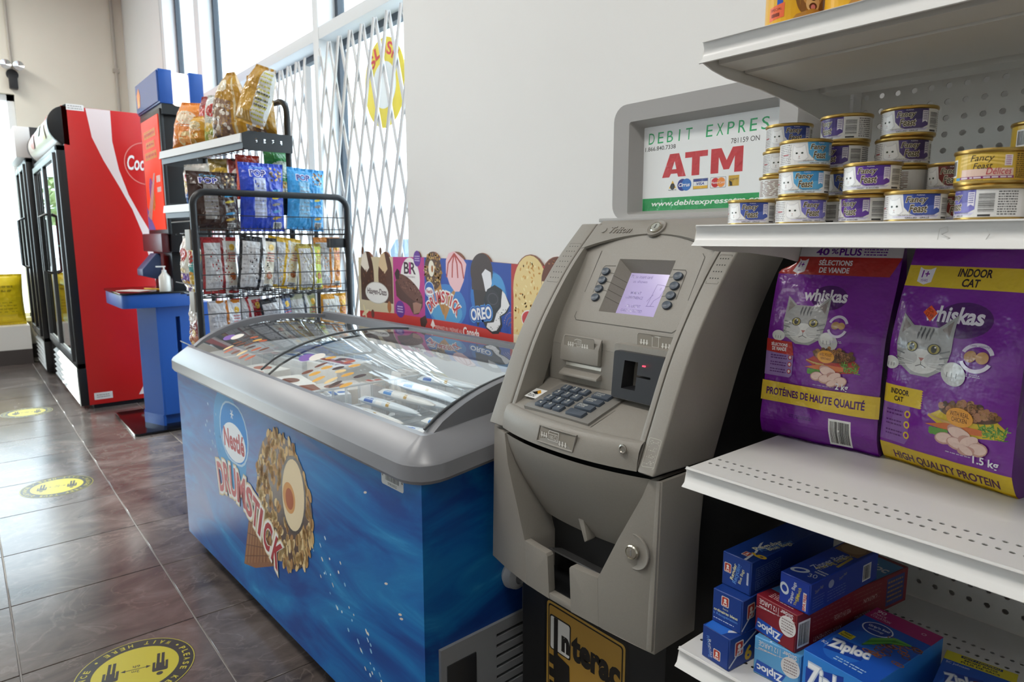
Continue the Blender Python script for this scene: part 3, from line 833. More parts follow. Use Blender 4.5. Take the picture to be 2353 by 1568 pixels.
    for i, ch in enumerate('DRUMSTICK'):
        a = (i-4)*.235; x = .662+.112*math.sin(a); y = .054+.098*math.cos(a)
        w = .004 if ch == 'I' else .0115
        p.text(ch, x-w-.005, y-.027, x+w+.005, y+.027, '#f2f0ec', bold=.09, rot=-math.degrees(a)*.75)
    p.up()
    for i, ch in enumerate('DRUMSTICK'):
        a = (i-4)*.235; x = .662+.112*math.sin(a); y = .054+.098*math.cos(a)
        w = .004 if ch == 'I' else .0115
        p.text(ch, x-w, y-.021, x+w, y+.021, '#c42f36', bold=.03, rot=-math.degrees(a)*.75)
    # dark cookie cone and sandwich
    p.poly([(.845,.20),(.94,.20),(.905,.14),(.875,.066),(.868,.066),(.855,.14)], '#3a2e2a')
    p.ell(.893,.252,.062,.062,'#463633'); p.rect(.838,.19,.948,.25,'#463633')
    p.poly([(.895,.245),(.915,.262),(.945,.252),(.95,.215),(.935,.185),(.915,.188),(.905,.22)], '#e9e8ee')
    p.poly([(.905,.16),(.925,.195),(.965,.212),(1.0,.20),(1.02,.185),(1.045,.155),(1.03,.125),(1.0,.11),(1.005,.08),(.985,.052),(.953,.048),(.92,.062),(.90,.085),(.94,.09),(.95,.11),(.915,.135)], '#262427')
    p.poly([(1.005,.195),(1.02,.185),(1.042,.15),(1.02,.125),(.99,.11),(.995,.085),(.975,.062),(.95,.056),(.92,.068),(.925,.082),(.96,.088),(.975,.12),(.998,.142),(1.0,.165)], '#ecebec')
    p.ell(.955,.165,.038,.030,'#333034',-20); p.rings(.955,.165,.028,.020,.003,'#514d52',20)
    p.up()
    for k in range(26): p.L -= 1; p.ell(rnd.uniform(.93,1.03), rnd.uniform(.06,.15), .002, .002, '#3a3a3e', 0, 6)
    p.up()
    p.text('OREO', .824,.082,.956,.140,'#5b9fe0', bold=.12, rot=9); p.text('OREO', .827,.085,.953,.137,'#1c4fa8', bold=.09, rot=9); p.text('OREO', .832,.090,.948,.132,'#f4f6fa', bold=.03, rot=9)
    # almond bars
    p.ell(1.14,.205,.080,.106,'#e9cf8e'); p.rect(1.062,.055,1.20,.20,'#e9cf8e'); p.rect(1.062,-.01,1.15,.06,'#efe2c4')
    p.up()
    for k in range(85):
        p.L -= 1; x, y = rnd.uniform(1.068,1.185), rnd.uniform(.07,.29)
        if ((x-1.14)/.08)**2 + max(0,(y-.2)/.106)**2 > .95: continue
        p.ell(x, y, .006, .003, rnd.choice(('#c98f3c','#d9a552','#f2e0aa')), rnd.uniform(0,180), 7)
    p.up(); p.ell(1.265,.235,.072,.074,'#6b3a26'); p.rect(1.195,.10,1.335,.235,'#e8d2a8')
    p.up()
    for k in range(40): p.L -= 1; a = rnd.uniform(0,6.28); q = math.sqrt(rnd.random()); p.ell(1.265+.066*q*math.cos(a), .235+.068*q*math.sin(a), .004, .003, rnd.choice(('#a8683c','#4a2418')), 0, 6)
    p.up(); p.ell(1.135,.115,.035,.028,'#f0e6e0'); p.ell(1.135,.115,.031,.024,'#c8343a')
    for k in range(14):
        a = R(14+11*k); p.L -= 1
        for q in range(4): p.L -= 1; p.ell(1.062-.012-.012*q*abs(math.cos(a)), .07+.016*q*math.sin(a)+.01, .0014,.0014,'#e8b8a8',0,6)
    p.L = max(p.L, 90)
    p.text('PREPARED IN / PRÉPARÉ AU', .606,.030,.778,.047,'#f2e2de'); p.text('Canada', .784,.022,.880,.056,'#f8efec', bold=.03)
    p.poly([(.59,.022),(.594,.035),(.606,.04),(.60,.05),(.59,.065),(.58,.05),(.574,.04),(.586,.035)], '#f6eeea'); p.ell(.59,.043,.010,.009,'#f6eeea')
    p.build('poster_print', plane((0,0,0), (1,0,0), (0,0,1)), r, eps=.00006)
poster()
# ------------------------------------------------------------------ cash machine
def polyline(pts):
    d = [0.0]
    for a, b in zip(pts[:-1], pts[1:]): d.append(d[-1] + math.hypot(b[0]-a[0], b[1]-a[1]))
    def at(s):
        s = max(0, min(d[-1], s))
        for i in range(len(d)-1):
            if s <= d[i+1] + 1e-9:
                t = (s-d[i])/(d[i+1]-d[i]); a, b = pts[i], pts[i+1]
                return (a[0]+(b[0]-a[0])*t, a[1]+(b[1]-a[1])*t), ((b[0]-a[0])/(d[i+1]-d[i]), (b[1]-a[1])/(d[i+1]-d[i]))
    return at, d[-1]
def build_atm():
    t = thing('cash_machine', 'grey-beige cash machine with tilted screen and black cabinet beside the freezer', 'cash machine', (-.84, .80, 0))
    G = mat('atm_grey', '#908b83', .42, bump=.15, bump_scale=900, noise_amt=.025, noise_scale=300)
    BK = mat('atm_black', '#121314', .55)
    XL, XR = -.218, .205
    outer = [(.014,.838),(.043,.905),(.088,1.005),(.136,1.084),(.197,1.164),(.275,1.243)]
    # smooth the outer profile
    def smooth(pts, n=5):
        out = []
        for i in range(len(pts)-1):
            p0 = pts[max(0,i-1)]; p1 = pts[i]; p2 = pts[i+1]; p3 = pts[min(len(pts)-1,i+2)]
            for k in range(n):
                u = k/n
                out.append(tuple(.5*((2*p1[j]) + (-p0[j]+p2[j])*u + (2*p0[j]-5*p1[j]+4*p2[j]-p3[j])*u*u + (-p0[j]+3*p1[j]-3*p2[j]+p3[j])*u**3) for j in (0,1)))
        return out + [pts[-1]]
    out_s = smooth(outer)
    rail_at, rail_len = polyline(out_s)
    inner = smooth([(.136,.925),(.134,.974),(.140,1.01),(.160,1.057),(.199,1.123),(.262,1.231)])
    inn_at, inn_len = polyline(inner)
    # black cabinet
    MB().box(-.195, .085, 0, .19, .50, .82).build('safe_cabinet', BK, t, bevel=.006)
    MB().prism([(y+.158, z) for y, z in out_s] + [(.50,1.238),(.50,.822),(.2,.822)], lambda y, z, k: (-.195+.385*k, y, z)).build('head_cabinet', BK, t)
    # side rails
    for xa, xb in ((XL, -.1715), (.1715, XR)):
        poly = out_s + [(.46,1.243),(.46,1.235)] + [(y+.165, z-.004) for y, z in reversed(out_s)]
        MB().prism(poly, lambda y, z, k, xa=xa, xb=xb: (xa+(xb-xa)*k, y, z)).build('side_rail', G, t, bevel=.004, segs=3)
    # the head's own edge strip, parted from the rail by a real gap
    for xa, xb in ((-.1693, -.159), (.159, .1693)):
        poly = [(y+.001, z) for y, z in out_s] + [(y+.06, z-.004) for y, z in reversed(out_s)]
        MB().prism(poly, lambda y, z, k, xa=xa, xb=xb: (xa+(xb-xa)*k, y, z)).build('bezel_strip', G, t, bevel=.0015)
    # inner panel with a hole for the screen (s measured from profile start; plane part s0 offset)
    sPL = None
    for k in range(400):
        s = inn_len*k/400
        if inn_at(s)[0][1] >= 1.057: sPL = s; break
    xs = [-.166,-.121,-.061,.074,.134,.166]
    ss = [0] + [inn_len*.08*k for k in range(1,4)] + [sPL*.55, sPL*.75, sPL*.9, sPL+.0145, sPL+.132, inn_len]
    pm_ = MB(); vs = []; fs = []
    for s in ss:
        (y, z), _ = inn_at(s)
        for x in xs: vs.append((x, y, z))
    nx = len(xs)
    for j in range(len(ss)-1):
        for i in range(nx-1):
            if i == 2 and j == len(ss)-3: continue
            fs.append((j*nx+i, j*nx+i+1, (j+1)*nx+i+1, (j+1)*nx+i))
    pm_.add(vs, fs); pm_.build('screen_panel', G, t)
    o = Vector((0, .160, 1.057)); uy = Vector((0,.08,.137)).normalized(); ux = Vector((1,0,0)); nn = ux.cross(uy)
    P = lambda x, s, d=0: o + ux*x + uy*s + nn*d       # d>0 towards the user
    # sunken bezel and display
    bz = MB(); a = [(-.061,.0145),(.074,.0145),(.074,.132),(-.061,.132)]; b = [(-.040,.022),(.070,.022),(.070,.114),(-.040,.114)]
    bz.add([P(x,s) for x,s in a]+[P(x,s,-.024) for x,s in b], [(0,1,5,4),(1,2,6,5),(2,3,7,6),(3,0,4,7)])
    bz.build('screen_bezel', G, t)
    MB().add([P(-.040,.022,-.024),P(.070,.022,-.024),P(.070,.114,-.024),P(-.040,.114,-.024)], [(0,1,2,3)]).build('display', mat('lcd_violet', '#a79ac4', .15, emit=.30), t)
    q = Print(.2); ink = '#8478b0'
    q.text('Please insert card', -.036,.103,.016,.110, ink); q.text('as shown', -.027,.093,.008,.099, ink)
    q.text('M MART', -.022,.068,.004,.074, ink, bold=.01); q.text('CONVENIENCE', -.030,.058,.012,.064, ink, bold=.01)
    q.text('ALL CREDIT', -.022,.040,.014,.046, ink, bold=.01); q.text('CARDS ACCEPTED', -.030,.030,.022,.036, ink, bold=.01)
    q.line([(.028,.045),(.034,.092),(.056,.090),(.050,.066)], .0009, ink); q.line([(.026,.045),(.046,.046)], .0009, ink); q.line([(.050,.066),(.040,.058),(.036,.045)], .0009, ink); q.line([(.056,.07),(.060,.04)], .0009, ink); q.rect(.044,.080,.047,.086, ink); q.line([(.024,.055),(.03,.065),(.034,.07)], .0008, ink)
    q.build('screen_text', lambda u, v: (P(u, v, -.024), nn), t, eps=.00012)
    # outlines on the panel
    q = Print(.6); dk = '#4a463f'
    for pts in ([(-.119,.150),(-.119,-.002),(-.112,-.009),(.125,-.011),(.133,-.004),(.134,.140),(.127,.148)], [(-.064,.116),(-.092,.115),(-.096,.110),(-.096,.033),(-.092,.029),(-.064,.029)], [(.076,.113),(.104,.113),(.108,.108),(.108,.030),(.104,.026),(.076,.026)]):
        q.line(pts, .0013, dk)
    for i in range(4):
        q.line([(-.074,.100-.0196*i),(-.061,.0985-.0196*i)], .0012, dk); q.line([(.074,.0965-.0197*i),(.086,.0985-.0197*i)], .0012, dk)
    q.build('panel_lines', lambda u, v: (P(u, v), nn), t, eps=.0001)
    q = Print(.6)
    for i in range(4): q.line([(0,.100-.0196*i-.002),(1,.100-.0196*i-.006)], .0010, dk)
    q.build('bezel_lines', lambda u, v: (P(-.061+.021*u, v*.8+.016, -.024*u), (nn+ux).normalized()), t, eps=.0002)
    key = mat('slate_key', '#47505c', .35)
    bt = MB().lathe([(0,0),(.0098,0),(.0098,.003),(.0088,.0052),(.006,.0045),(0,.004)], 24)
    bme = bt.mesh('side_button', key)
    rotb = nn.to_track_quat('Z','Y').to_euler()
    for i in range(4):
        for x, s0, st in ((-.083,.1015,.0196), (.0945,.0990,.0197)):
            c = link('side_button', bme, t, P(x, s0-st*i, -.0005), rotb); c.scale = (1.05, .86, 1)
    # vertical part: receipt printer, card reader
    def V(x, z, d=0): return Vector((x, .1365-d, .925+z))
    vn = Vector((0,-1,0))
    hood = MB(); hood.prism([(0,.097),(.0,.042),(-.014,.045),(-.012,.075),(-.004,.094)], lambda y, z, k: V(-.124+.104*k, z, -y)); hood.build('receipt_hood', G, t, bevel=.003)
    MB().prism([(.002,.040),(-.003,.040),(-.004,.034),(.002,.030)], lambda y, z, k: V(-.116+.096*k, z, -y)).build('receipt_slot', mat('slot_steel', '#cfcac0', .3, .6), t)
    MB().prism([(.004,.032),(-.016,.020),(-.017,.015),(.004,.015)], lambda y, z, k: V(-.124+.104*k, z, -y)).build('receipt_ledge', G, t, bevel=.002)
    wh = '#d9d6cf'; pl = '#8a8378'
    def arrows(p, xs_, y, s=1.0):
        for x in xs_:
            p.rect(x-.0014*s, y, x+.0014*s, y+.006*s, wh); p.poly([(x-.0032*s,y+.001*s),(x,y-.0042*s),(x+.0032*s,y+.001*s)], wh)
    def iconplate(p, x0, z0, w, h):
        p.rr(x0-.0009, z0-.0009, x0+w+.0009, z0+h+.0009, .004, '#5c574f'); p.rr(x0, z0, x0+w, z0+h, .0035, pl)
    q = Print(.4); iconplate(q, -.112, .071, .080, .0235)
    arrows(q, (-.101,-.095,-.089), .078); arrows(q, (-.063,-.0565,-.050), .077)
    q.line([(-.085,.088),(-.078,.091),(-.066,.090),(-.068,.077),(-.078,.076),(-.079,.083),(-.086,.081)], .0009, wh); q.smalltext(-.077,.079,-.069,.089,5,wh,3,.3)
    q.build('receipt_sign', lambda u, v: (V(u, v, .0115), vn), t, eps=.0001)
    q = Print(.4); iconplate(q, .063, .094, .083, .0225)
    arrows(q, (.071,.0775,.084), .101); arrows(q, (.119,.126,.133), .099)
    q.line([(.096,.115),(.096,.096),(.110,.096),(.110,.115),(.094,.115),(.114,.114)], .0009, wh)
    q.build('card_sign', lambda u, v: (V(u, v, -.0025), (0,-.98,.2)), t, eps=.0002)
    RO = rrect(.036, .001, .150, .086, .005, 4)
    fd = lambda z: .0362-.006*(z-.004)/.077
    MB().prism_hole(rrect(.026, -.003, .166, .096, .004, 3), [RO], lambda x, z, k: V(x, z, -.006 if k else fd(z)-.011)).build('reader_pod', G, t, weld=True)
    RB = mat('reader_black', '#2b2c30', .4)
    throat = [(.058,.020),(.090,.020),(.0915,.0445),(.122,.0445),(.122,.0485),(.0917,.0485),(.093,.071),(.062,.071)]
    MB().prism_hole(RO, [throat], lambda x, z, k: V(x, z, -.006 if k else fd(z))).build('card_reader', RB, t, weld=True)
    MB().box(.040, .137, .930, .146, .142, 1.008).build('reader_throat', RB, t, smooth=False)
    MB().box(.1075,.0985,.9915,.113,.1015,.9935).build('indicator_lamp', mat('red_led', '#ff3348', .3, emit=3.0), t)
    # keypad shelf
    def fy(x): return -.013 + .043*(abs(x+.006)/.212)**2.2
    def shelf(x, tt, lift=0):       # tt 0 front .. 0.119 back
        yb, zb = .138, .925; yf = fy(x)+.025; k = tt/.119
        return Vector((x, yf+(yb-yf)*k, .884+(zb-.884)*k+lift))
    MB().grid(16, 3, lambda u, v: shelf(-.17+.34*u, .119*v)).build('keypad_shelf', G, t)
    lip = MB(); rows = [(.025,.884),(.017,.8845),(.010,.880),(.004,.868),(.001,.852),(.0,.838)]
    lip.grid(20, len(rows)-1, lambda u, v: (-.17+.34*u, fy(-.17+.34*u)+rows[round(v*(len(rows)-1))][0], rows[round(v*(len(rows)-1))][1]), flip=True)
    lip.build('front_lip', G, t)
    sn = Vector((0,-.32,.95)).normalized()
    PDX = lambda u, v: (Vector((u, .025+.113*v/.119, .8885+.0365*v/.119)), sn)
    pad = MB(); pad.prism([(-.118,-.002),(.054,-.002),(.055,.098),(-.113,.098)], lambda x, v, k: Vector(PDX(x, v)[0]) + sn*(.004-.012*(1-k))); pad.build('keypad_plate', mat('keypad_plate', '#7d7a75', .4), t, bevel=.001)
    kme = MB().prism(rrect(-.0112,-.0092,.0112,.0092,.002,2), lambda x, y, k: (x*(1-.12*k), y*(1-.12*k), .0055*k)).mesh('key', key, bevel=.0008)
    wme = MB().prism(rrect(-.0215,-.0092,.0215,.0092,.002,2), lambda x, y, k: (x*(1-.06*k), y*(1-.12*k), .0055*k)).mesh('key', key, bevel=.0008)
    krot = sn.to_track_quat('Z','Y').to_euler()
    lay = [['1','2','3'],['4','5','6'],['7','8','9'],['<','0','>']]; sub = {'1':'QZ','2':'ABC','3':'DEF','4':'GHI','5':'JKL','6':'MNO','7':'PRS','8':'TUV','9':'WXY'}
    q = Print(.4); kw = '#dcdcd4'
    for r_, row in enumerate(lay):
        for c_, ch in enumerate(row):
            x = -.0820-.0012*r_+.0245*c_; v = .0838-.0226*r_
            p0, _ = PDX(x, v); link('key', kme, t, p0+sn*.0035, krot)
            if ch in '<>': q.poly([(x-.003,v) if ch == '<' else (x+.003,v), (x+.002 if ch == '<' else x-.002, v-.003), (x+.002 if ch == '<' else x-.002, v+.003)], kw)
            else:
                q.text(ch, x-.004, v-.0005, x+.002, v+.0068, kw, keep=True, bold=.02)
                if ch in sub: q.text(sub[ch], x-.005, v-.0056, x+.003, v-.002, kw)
        x = .0118-.001*r_; v = .0838-.0226*r_
        p0, _ = PDX(x, v); link('key', wme, t, p0+sn*.0035, krot)
        if r_ < 3:
            a_, b_ = (('ANNULER','CANCEL'),('EFFACER','CLEAR'),('ENTRER','ENTER'))[r_]
            q.text(a_, x-.016, v+.0012, x+.005, v+.0055, kw); q.text(b_, x-.016, v-.0045, x+.002, v-.0003, kw)
    q.build('key_legends', lambda u, v: (PDX(u, v)[0]+sn*.0092, sn), t, eps=.0001)
    q = Print(.4); q.rect(-.153,.030,-.120,.065,'#eeeeec'); q.poly([(-.137,.062),(-.125,.052),(-.131,.046),(-.146,.050)], '#e0a02c'); q.poly([(-.149,.049),(-.139,.055),(-.132,.048),(-.128,.046),(-.136,.044)], '#1a1a1a'); q.text('PROTECT', -.149,.039,-.129,.0425,'#222222', bold=.02); q.text('YOUR PIN', -.149,.034,-.129,.0378,'#222222', bold=.02)
    q.build('pin_sticker', lambda u, v: (PDX(u, v)[0]+Vector((0,0,.0016)), sn), t, eps=.0002)
    q = Print(.6); q.line([(.063,.095),(.060,-.003)], .0012, dk); q.build('shelf_seam', lambda u, v: (PDX(u, v)[0]-sn*.001, sn), t, eps=.0004)
    # cash sign plate, headphone jack, braille plate
    LP = lambda u, v: (Vector((u, fy(u)+.0008+.004*max(0,(v-.868)/.02), v)), Vector((0,-.97,.2)))
    q = Print(.4); q.poly([(-.038,.8485),(.047,.8485),(.0545,.8735),(-.032,.8735)], pl)
    arrows(q, (-.027,-.021,-.015), .860); arrows(q, (.019,.026,.033), .853)
    q.line([(-.010,.867),(-.008,.872),(.016,.872),(.014,.855),(-.011,.855),(-.010,.867),(.014,.867)], .0009, wh); q.text('100', -.007,.858,.002,.864, wh); q.rings(.008,.861,.0035,.004,.0008,wh,14)
    q.build('cash_sign', LP, t, eps=.0002)
    MB().tube([LP(u, v)[0] for u, v in ((-.040,.8465),(-.010,.8465),(.020,.8465),(.049,.8465),(.0565,.8765),(.026,.8765),(-.004,.8765),(-.034,.8765))], .0022, 8, closed=True).build('sign_rim', G, t)
    MB().lathe([(0,.0),(.0085,.0),(.0085,.002),(.006,.003),(.0045,.001),(0,.001)], 22, axis='y').build('headphone_jack', mat('jack_steel', '#9a958c', .3, .7), t, (.148, fy(.148)-.001, .872), (0,0,math.pi))
    for side, x0, x1, rows_, s0, pitch in ((-1, -.207, -.176, 7, .395, .0135), (1, .1765, .1995, 4, .372, .0135)):
        q = Print(.6)
        q.line([(x0,s0+.008),(x0,s0-pitch*rows_+.003),(x1,s0-pitch*rows_+.003),(x1,s0+.008),(x0,s0+.008)], .0008, '#55504a')
        for r_ in range(rows_):
            for c_ in range(4): q.ell(x0+.004+(x1-x0-.008)*c_/3, s0-pitch*r_, .0013, .0013, '#1b1a18', 0, 8)
        q.build('speaker_grille', lambda u, v: ((u, rail_at(v*rail_len/.46)[0][0], rail_at(v*rail_len/.46)[0][1]), (0, -rail_at(v*rail_len/.46)[1][1], rail_at(v*rail_len/.46)[1][0])), t, eps=.0002)
    q = Print(.6); q.line(rrect(.177,.012,.201,.060,.003,3)+[(.201,.015)], .0007, '#c2bdb3')
    rnd = random.Random(6)
    for r_ in range(4):
        for k in range(13): q.L -= 1; q.ell(.1795+.019*rnd.random(), .018+.011*r_+.005*rnd.choice((0,.5,1)), .0006,.0006,'#d2cdc4',0,6)
    q.up()
    q.build('braille_plate', lambda u, v: ((u, rail_at(v)[0][0], rail_at(v)[0][1]), (0, -rail_at(v)[1][1], rail_at(v)[1][0])), t, eps=.0002)
    # top bar with arched lower edge
    def prof_y(z):
        for (ya, za), (yb, zb) in zip(out_s[:-1], out_s[1:]):
            if za <= z <= zb: return ya+(yb-ya)*(z-za)/(zb-za)
        return out_s[-1][0]
    def bar(u, v):
        x = -.167+.334*u; zl = 1.188 + .030*(1-(x/.167)**2); j = round(v*5)
        return [(x, .262, zl+.004), (x, prof_y(zl)+.006, zl-.001), (x, prof_y(zl+.003), zl+.003), (x, prof_y(1.236), 1.237), (x, .290, 1.249), (x, .47, 1.252)][j]
    MB().grid(24, 5, bar, flip=True).build('top_bar', G, t)
    TB = lambda u, v: (Vector((u, prof_y(v), v)), Vector((0,-.7,.7)))
    q = Print(.5); q.text('Triton', -.118,1.222,-.060,1.235,'#888888', italic=.25, bold=.02); q.ell(-.135,1.228,.006,.005,'#888888',30,10)
    em = q.mesh('embossed_name', TB, eps=0.0); em.materials.clear(); em.materials.append(G)
    bm = bmesh.new(); bm.from_mesh(em)
    ex = bmesh.ops.extrude_face_region(bm, geom=bm.faces[:])
    for e_ in ex['geom']:
        if isinstance(e_, bmesh.types.BMVert): e_.co += Vector((0,-.7,.7))*.0022
    bmesh.ops.recalc_face_normals(bm, faces=bm.faces); bm.to_mesh(em); bm.free()
    em.polygons.foreach_set('material_index', [0]*len(em.polygons)); link('embossed_name', em, t)
    def lock(x, y, z, nrm, r):
        g = nrm.to_track_quat('Z','Y').to_euler()
        MB().lathe([(0,0),(r,0),(r,.004),(r*.85,.006),(r*.8,.004),(r*.75,.0055),(0,.006)], 26).box(-r*.08,-r*.4,.005,r*.08,r*.4,.0066, 1).build('key_lock', [mat('lock_chrome', '#c9c5b8', .2, .9), mat('slot_black')], t, (x,y,z), g)
    MB().lathe([(0,.0),(.0135,.0),(.019,.0030),(.0208,.0026),(.0215,-.002)], 26).build('lock_recess', G, t, (.0, prof_y(1.2305)-.001, 1.2315), Vector((0,-.7,.7)).to_track_quat('Z','Y').to_euler())
    lock(.0, prof_y(1.2305)-.001, 1.2315, Vector((0,-.7,.7)), .0125)
    # lower fascia in pieces round the cash scoop
    zb, zt = .535, .828
    def FYl(x, z): return fy(x)*(1-.55*(zt-z)/(zt-zb)) + .012*(zt-z)/(zt-zb)
    def piece(name, poly, depth, bev=.004):
        # subdivide edges so the front follows the curve
        pts = []
        for i in range(len(poly)):
            a, b = poly[i], poly[(i+1) % len(poly)]; n = max(1, int(abs(b[0]-a[0])/.03))
            for k in range(n): pts.append((a[0]+(b[0]-a[0])*k/n, a[1]+(b[1]-a[1])*k/n))
        return MB().prism(pts, lambda x, z, k: (x, FYl(x, z)+depth*k, z)).build(name, G, t, bevel=bev)
    piece('fascia_side', [(-.224,zb+.005),(-.093,zb),(-.093,.628),(-.148,zt-.06),(-.160,zt),(-.224,zt)], .11)
    piece('fascia_side', [(.099,zb),(.210,zb-.004),(.210,zt),(.190,zt),(.180,zt-.03)]+[(.099,.628)], .11)
    side = MB().prism([(.02,zb),(.13,zb+.01),(.155,zt),(.028,zt)], lambda y, z, k: (.196+.012*k, y, z)); side.build('fascia_cheek', G, t, bevel=.004)
    piece('tray_front', [(-.093,zb),(-.024,zb),(-.024,.622),(-.028,.627),(-.093,.628)], .016, .0025)
    piece('tray_front', [(.034,zb),(.099,zb),(.099,.628),(.038,.627),(.034,.622)], .016, .0025)
    piece('tray_sill', [(-.024,zb),(.034,zb),(.034,.548),(-.024,.548)], .10, .002)
    # concave scoop behind
    def scoop(u, v):
        z = zt - .165*v; w0 = -.160+.055*v**1.3; w1 = .190-.075*v
        x = w0+(w1-w0)*u
        return (x, FYl(x, zt)+.004 + .075*v**1.4, z)
    MB().grid(18, 12, scoop, flip=True).build('cash_scoop', G, t)
    MB().prism([(.004,.712),(.022,.708),(.036,.662),(.028,.655)], lambda x, z, k: (x, .045+.022*k, z)).build('scoop_tongue', G, t, bevel=.003)
    MB().box(-.093,.02,.545,.099,.10,.550).box(-.093,.095,.545,.099,.10,.67).build('cash_tray', mat('tray_black', '#1a1b1d', .35), t, smooth=False)
    MB().box(-.07,.045,.60,.085,.085,.603, rot=Matrix.Rotation(R(-20),3,'X')).build('tray_flap', mat('tray_clear', '#4a4a4a', .15), t)
    # round keyed lock with oval recess
    MB().lathe([(0,-.001),(.022,-.001),(.030,.0015),(.031,.001),(.031,-.002)], 30, axis='y').build('lock_recess', G, t, (.168, FYl(.168,.70)+.0005, .700), (0,0,math.pi))
    lock(.168, FYl(.168,.70)-.002, .700, Vector((0.1,-1,0)).normalized(), .0125)
    # black block added behind the parting gap to keep it dark
    MB().box(-.195, .055, .795, .185, .10, .870).build('gap_shade_block', BK, t, smooth=False)
    # decal on the lower door
    q = Print(.4); x0, x1, zt2 = -.122, .108, .475
    q.rr(x0, .06, x1, zt2, .012, '#0c0c0c'); q.rr(x0+.008, .068, x1-.008, zt2-.008, .009, '#b08a3a'); q.rr(x0+.013,.073,x1-.013,zt2-.013,.007,'#1a1712'); q.rr(x0+.016,.076,x1-.016,zt2-.016,.006,'#a98235')
    q.rr(-.104,.362,-.042,.440,.006,'#1a1712'); q.rr(-.101,.365,-.045,.437,.005,'#d9d7d2'); q.rect(-.091,.30,-.079,.437,'#1a1712'); q.text('n', -.068,.372,-.045,.408,'#1a1712', bold=.06)
    q.text('terac', -.040,.368,.090,.425,'#1a1712', bold=.05); q.poly([(-.088,.36),(-.045,.35),(-.04,.25),(-.02,.20),(-.02,.10),(-.09,.10),(-.09,.2)], '#1a1712')
    for k in range(5): q.rr(-.104,.33-.03*k,-.09,.35-.03*k,.002,'#1a1712')
    q.build('bank_decal', plane((0,.085,0), (1,0,0), (0,0,1)), t, eps=.0003)
    # sign box on top
    sx0, sx1, sz0, sz1 = -.212, .222, 1.252, 1.502
    y0, y1 = .365, .49
    m2 = mat('sign_box_grey', '#a7a5a3', .5, bump=.1, bump_scale=700)
    ox0, ox1, oz0, oz1 = -.150, .165, 1.272, 1.452
    fr = MB()
    def ringpts(x0, z0, x1, z1, r): return rrect(x0, z0, x1, z1, r, 6)
    O = ringpts(sx0, sz0, sx1, sz1, .035); Oi = ringpts(ox0-.018, oz0-.008, ox1+.018, oz1+.012, .006); I = ringpts(ox0, oz0, ox1, oz1, .002)
    n = len(O)
    loops = [[(x, y1, z) for x, z in O], [(x, y0+.012, z) for x, z in O], [(x*.99+.0, y0, z*.998+.0028) for x, z in O], [(x, y0+.003, z) for x, z in Oi], [(x, y0+.035, z) for x, z in I]]
    fr.add([p for l in loops for p in l], [(i*n+k, (i+1)*n+k, (i+1)*n+(k+1)%n, i*n+(k+1)%n) for i in range(len(loops)-1) for k in range(n)] + [tuple(range(n))])
    fr.build('sign_box', m2, t, angle=30)
    MB().prism([(-.19,.30),(-.19,.49),(.20,.49),(.20,.30)], lambda x, y, k: (x, y, 1.247+.008*k)).build('sign_foot', m2, t, bevel=.002)
    SP = y0+.034
    MB().box(ox0-.004, SP, oz0-.004, ox1+.004, SP+.006, oz1+.004).build('sign_panel', mat('sign_white', '#eceff0', .2), t, smooth=False)
    q = Print(.2); W, H = ox1-ox0, oz1-oz0
    X = lambda u: ox0+W*u
    Z = lambda v: oz0+H*v
    q.rect(X(0), Z(0), X(1), Z(.150), '#1f9a52'); q.text('www.debitexpressatm.com', X(.08), Z(.035), X(.97), Z(.115), '#e8f2ea', italic=.18, bold=.02)
    for i, ch in enumerate('DEBIT EXPRES'):
        if ch != ' ': q.text(ch, X(.028+.0775*i+.011), Z(.795), X(.028+.0775*i+.062), Z(.925), '#2fa868', italic=.05, keep=(ch == 'I'))
    q.text('1.866.840.7338', X(.012), Z(.715), X(.270), Z(.765), '#4a4644', bold=.01); q.text('781159 ON', X(.69), Z(.690), X(.885), Z(.745), '#4a4644')
    def blk(pts): q.poly([(X(u), Z(v)) for u, v in pts], '#c5343c')
    blk([(.165,.385),(.225,.385),(.238,.425),(.290,.425),(.298,.385),(.360,.385),(.300,.655),(.225,.655)]); q.poly([(X(.246),Z(.475)),(X(.282),Z(.475)),(X(.266),Z(.57))], '#eceff0')
    blk([(.350,.655),(.350,.590),(.405,.590),(.405,.385),(.465,.385),(.465,.590),(.525,.590),(.525,.655)])
    blk([(.550,.385),(.550,.655),(.625,.655),(.665,.52),(.705,.655),(.780,.655),(.780,.385),(.722,.385),(.722,.56),(.685,.42),(.645,.42),(.608,.56),(.608,.385)])
    q.poly([(X(.225),Z(.255)),(X(.255),Z(.345)),(X(.285),Z(.255))], '#e2b53a'); q.ell(X(.255),Z(.275),.006,.007,'#222222'); q.text('Protect your PIN', X(.222),Z(.225),X(.287),Z(.242),'#222222')
    q.ell(X(.335),Z(.287),.0125,.0125,'#2b3f8e'); q.ell(X(.368),Z(.287),.0125,.0125,'#2f6fc0'); q.text('Cirrus', X(.305),Z(.265),X(.395),Z(.31),'#eef1f5', italic=.2, bold=.02)
    q.rect(X(.420),Z(.225),X(.535),Z(.345),'#8a8d92'); q.rect(X(.423),Z(.230),X(.532),Z(.262),'#e0b02e'); q.rect(X(.423),Z(.262),X(.532),Z(.31),'#e9ebee'); q.rect(X(.423),Z(.31),X(.532),Z(.340),'#3a4a8e'); q.text('VISA', X(.447),Z(.270),X(.507),Z(.302),'#2f4590', italic=.2, bold=.03)
